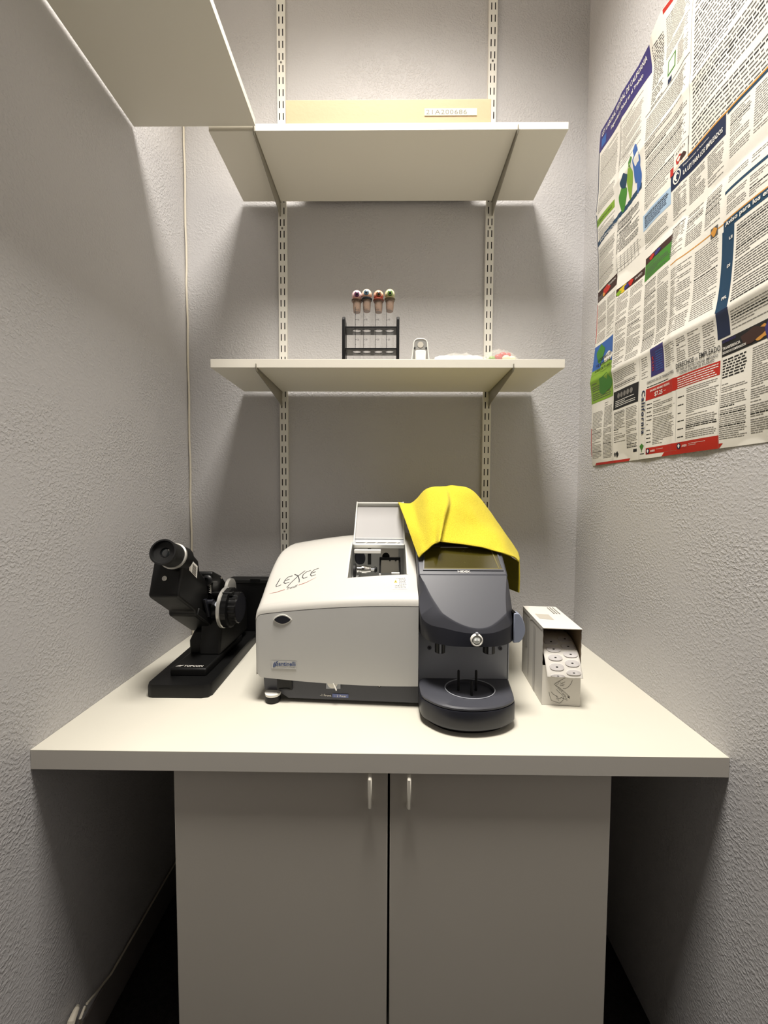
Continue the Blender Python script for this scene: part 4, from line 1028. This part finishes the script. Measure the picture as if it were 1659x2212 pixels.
# row 2
rect(.340, .479, .4415, .4440, 'orange'); rect(.448, .466, .432, .452, 'dtxt', EL+.0005); blob(.457, .442, .007, .008, 'orange', EL+.001)
rect(.479, .80, .4440, .4465, 'orange'); rect(.479, .80, .4270, .4440, 'teal'); ptxt('Aviso para los empleados', .484, .4305, .135, .0115, 'white', bold=.02)
rect(.4760, .5060, .2700, .4270, 'teal'); rect(.4780, .5080, .2170, .2700, 'navy')
ptxt('UI', .4950, .402, .008, .006, 'white', bold=.03); ptxt('DI', .4930, .350, .008, .006, 'white', bold=.03); ptxt('PFL', .4880, .2900, .013, .006, 'white', bold=.03)
lines(.512, .64, .275, .422, .0050, .0022, 'dtxt'); lines(.645, .80, .275, .422, .0050, .0022, 'dtxt'); lines(.512, .64, .222, .262, .0050); lines(.645, .80, .222, .262, .0050)
rect(0, .117, .516, .535, 'brown'); rect(0, .117, .535, .548, 'brown'); blob(.055, .532, .022, .012, 'red', EL+.0006, ph=2); blob(.044, .526, .008, .007, 'orange', EL+.0009); ptxt('TRATA DE PERSONAS', .068, .536, .042, .006, 'white', EL+.001)
for i in range(4): rect(.006+.009*i, .010+.009*i, .518, .533, 'txt', EL+.0007)
rect(.118, .235, .479, .499, 'brown'); blob(.150, .488, .020, .009, 'yellow', EL+.0006, ph=1); blob(.160, .488, .010, .007, 'purple', EL+.0009, ph=2); blob(.178, .490, .010, .008, 'red', EL+.0008); blob(.130, .484, .010, .006, 'lgreen', EL+.0009); ptxt('SALARIO', .195, .486, .03, .006, 'white', EL+.001)
rect(.236, .338, .458, .500, 'green'); rect(.236, .338, .500, .517, 'brown'); blob(.262, .508, .010, .006, 'red', EL+.0006); blob(.285, .508, .012, .006, 'purple', EL+.0006, ph=1); lines(.242, .332, .462, .496, .0046, .0016, 'dtxt', e=EL+.0006)
lines(.008, .060, .385, .505, .0042); lines(.066, .112, .385, .505, .0042)
lines(.122, .172, .275, .475, .0042); lines(.178, .230, .275, .475, .0042); lines(.240, .288, .275, .450, .0042); lines(.294, .335, .275, .450, .0044)
lines(.343, .402, .280, .432, .0046); lines(.408, .470, .280, .432, .0046)
# row 3
rect(0, .113, .285, .377, 'blue'); blob(.085, .320, .026, .016, 'white', EL+.0005, ph=1); blob(.040, .345, .022, .026, 'green', EL+.0006); blob(.075, .300, .034, .014, 'lgreen', EL+.0007, ph=2)
rect(0, .113, .285, .300, 'lgreen', EL+.0004)
ptxt('LA DISCRIMINACION', .028, .322, .080, .010, 'ink', EL+.0012, bold=.015); ptxt('Y EL ACOSO EN EL', .020, .306, .085, .010, 'ink', EL+.0012, bold=.015); ptxt('LUGAR DE TRABAJO', .020, .290, .085, .010, 'ink', EL+.0012, bold=.015)
rect(0, .118, .198, .285, 'lgreen'); blob(.075, .245, .035, .028, 'green', EL+.0004, ph=2); lines(.008, .105, .205, .262, .0060, .0020, 'dtxt', e=EL+.0007)
lines(.124, .228, .210, .262, .0046); lines(.245, .270, .205, .262, .0055)
rect(.121, .235, .153, .205, 'navy' if False else 'ink')
for i in range(5): blob(.145+.0155*i, .190, .0065, .0075, 'txt', EL+.0006, n_=28)
lines(.130, .226, .158, .180, .0050, .0018, 'white', e=EL+.0007)
rect(.281, .331, .202, .271, 'purple'); lines(.300, .328, .208, .262, .0055, .0018, 'blue', e=EL+.0006); ptxt('MULTAS', .286, .250, .035, .007, 'red', EL+.001, bold=.01, vertical=True)
lines(.336, .370, .205, .262, .0048); lines(.376, .402, .208, .262, .0046); lines(.408, .440, .208, .262, .0046); lines(.446, .474, .208, .262, .0046)
ptxt('DERECHOS DE LOS TRABAJADORES', .268, .186, .098, .0085, 'ink', bold=.01); lines(.268, .35, .178, .184, .0050, .0022, 'ink', head=0)
ptxt('DERECHOS', .373, .193, .050, .0115, 'ink', bold=.012); ptxt('DEL', .4255, .195, .0085, .0050, 'ink'); ptxt('EMPLEADO', .4365, .195, .0480, .0115, 'ink', bold=.012)
ptxt('LEY PARA LA PROTECCION DEL EMPLEADO', .375, .1855, .104, .0055, 'ink', bold=.01); ptxt('CONTRA LA PRUEBA DEL POLIGRAFO', .383, .1780, .088, .0055, 'ink', bold=.01)
rect(.264, .371, .147, .176, 'red'); rect(.371, .484, .148, .1755, 'red'); ptxt('SALARIO MINIMO FEDERAL', .280, .1655, .072, .0055, 'white', bold=.015); ptxt('$7.25', .296, .1500, .028, .0120, 'white', bold=.02)
rect(.327, .334, .1565, .1575, 'white', EL+.0006); lines(.376, .480, .1495, .1745, .0049, .0019, 'white', e=EL+.0006, para=0)
lines(.268, .286, .03, .145, .010, .0022, 'ink', head=0); lines(.290, .366, .030, .142, .0040, .0017); lines(.376, .396, .03, .145, .018, .0022, 'ink', head=0); lines(.402, .484, .032, .145, .0040, .0017)
rect(.3705, .3710, .03, .145, 'txt'); rect(.4875, .4880, .0, .21, 'txt'); rect(.2635, .264, .01, .15, 'txt'); rect(.1200, .1205, .0, .15, 'txt'); rect(.2375, .2380, .0, .27, 'txt')
rect(.487, .80, .180, .213, 'ink'); blob(.555, .197, .026, .012, 'brown', EL+.0006, ph=1); blob(.575, .195, .016, .012, 'orange', EL+.0004, ph=2); blob(.590, .194, .008, .016, 'purple', EL+.0009)
ptxt('SUS DERECHOS DE', .490, .206, .030, .005, 'purple', EL+.001, bold=.02); ptxt('TRANSFERENCIA', .490, .1925, .040, .0055, 'white', EL+.001, bold=.02); ptxt('SEGURO DE COMPENSACION', .490, .1845, .052, .0048, 'white', EL+.001, bold=.02)
lines(.490, .545, .135, .176, .0055, .0030, 'ink', head=0); lines(.490, .548, .015, .128, .0040, .0017, head=.2); lines(.556, .62, .015, .176, .0040, .0018); lines(.63, .80, .015, .176, .0042, .0018)
ptxt('California', .2490, .176, .112, .0135, 'blue' if False else 'navy', bold=.03, vertical=True, spacing=1.25)
blob(.250, .032, .008, .007, 'green', EL); rect(.2485, .2515, .018, .028, 'green'); rect(.242, .260, .0125, .0145, 'ink')
lines(.007, .062, .018, .170, .0044); lines(.069, .114, .018, .190, .0042); lines(.125, .178, .055, .148, .0042); lines(.184, .232, .035, .148, .0042)
blob(.128, .024, .004, .006, 'dtxt'); blob(.137, .024, .005, .008, 'ink', ph=1); rect(.214, .230, .022, .030, 'ink')
rect(.267, .373, .010, .0265, 'red'); rect(.373, .489, .009, .0265, 'red'); 
for uu in (.275, .381): blob(uu, .018, .0060, .0065, 'navy', EL+.0006, n_=28); blob(uu, .018, .0030, .0040, 'white', EL+.001); ptxt('AVISO', uu+.010, .0145, .016, .005, 'white', EL+.001, bold=.03); lines(uu+.030, uu+.078, .0150, .0230, .0035, .0008, 'white', e=EL+.0006)
for a0, a1, hh in ((.322, .489, .0095), (.020, .192, .0072)):
    q.grid(lambda a, b: PO(a+b, b, EL), [a0+(a1-a0)*i/56 for i in range(57)], [hh*j/3 for j in range(4)], IX['red'])
lines(.815, .98, .02, .60, .0050, .0020); rect(.0, .0035, .80, .985, 'navy'); rect(.0, .0035, .555, .79, 'navy'); rect(0, .0035, .39, .51, 'red'); rect(0, .0035, .03, .12, 'red')
tag(q.build('wall_poster', PM, None, recalc=False, angle=60), 'large creased Spanish California labour law poster on the right wall', 'poster')
# tape marks at poster corner
q = MB(DT); q.tube([(XR-.001, 1.30, .575), (XR-.0015, 1.288, .58), (XR-.001, 1.286, .604)], .0006, 6)
tag(q.build('tape_piece', m_bag), 'tiny clear tape strip at the lower far corner of the poster', 'tape')
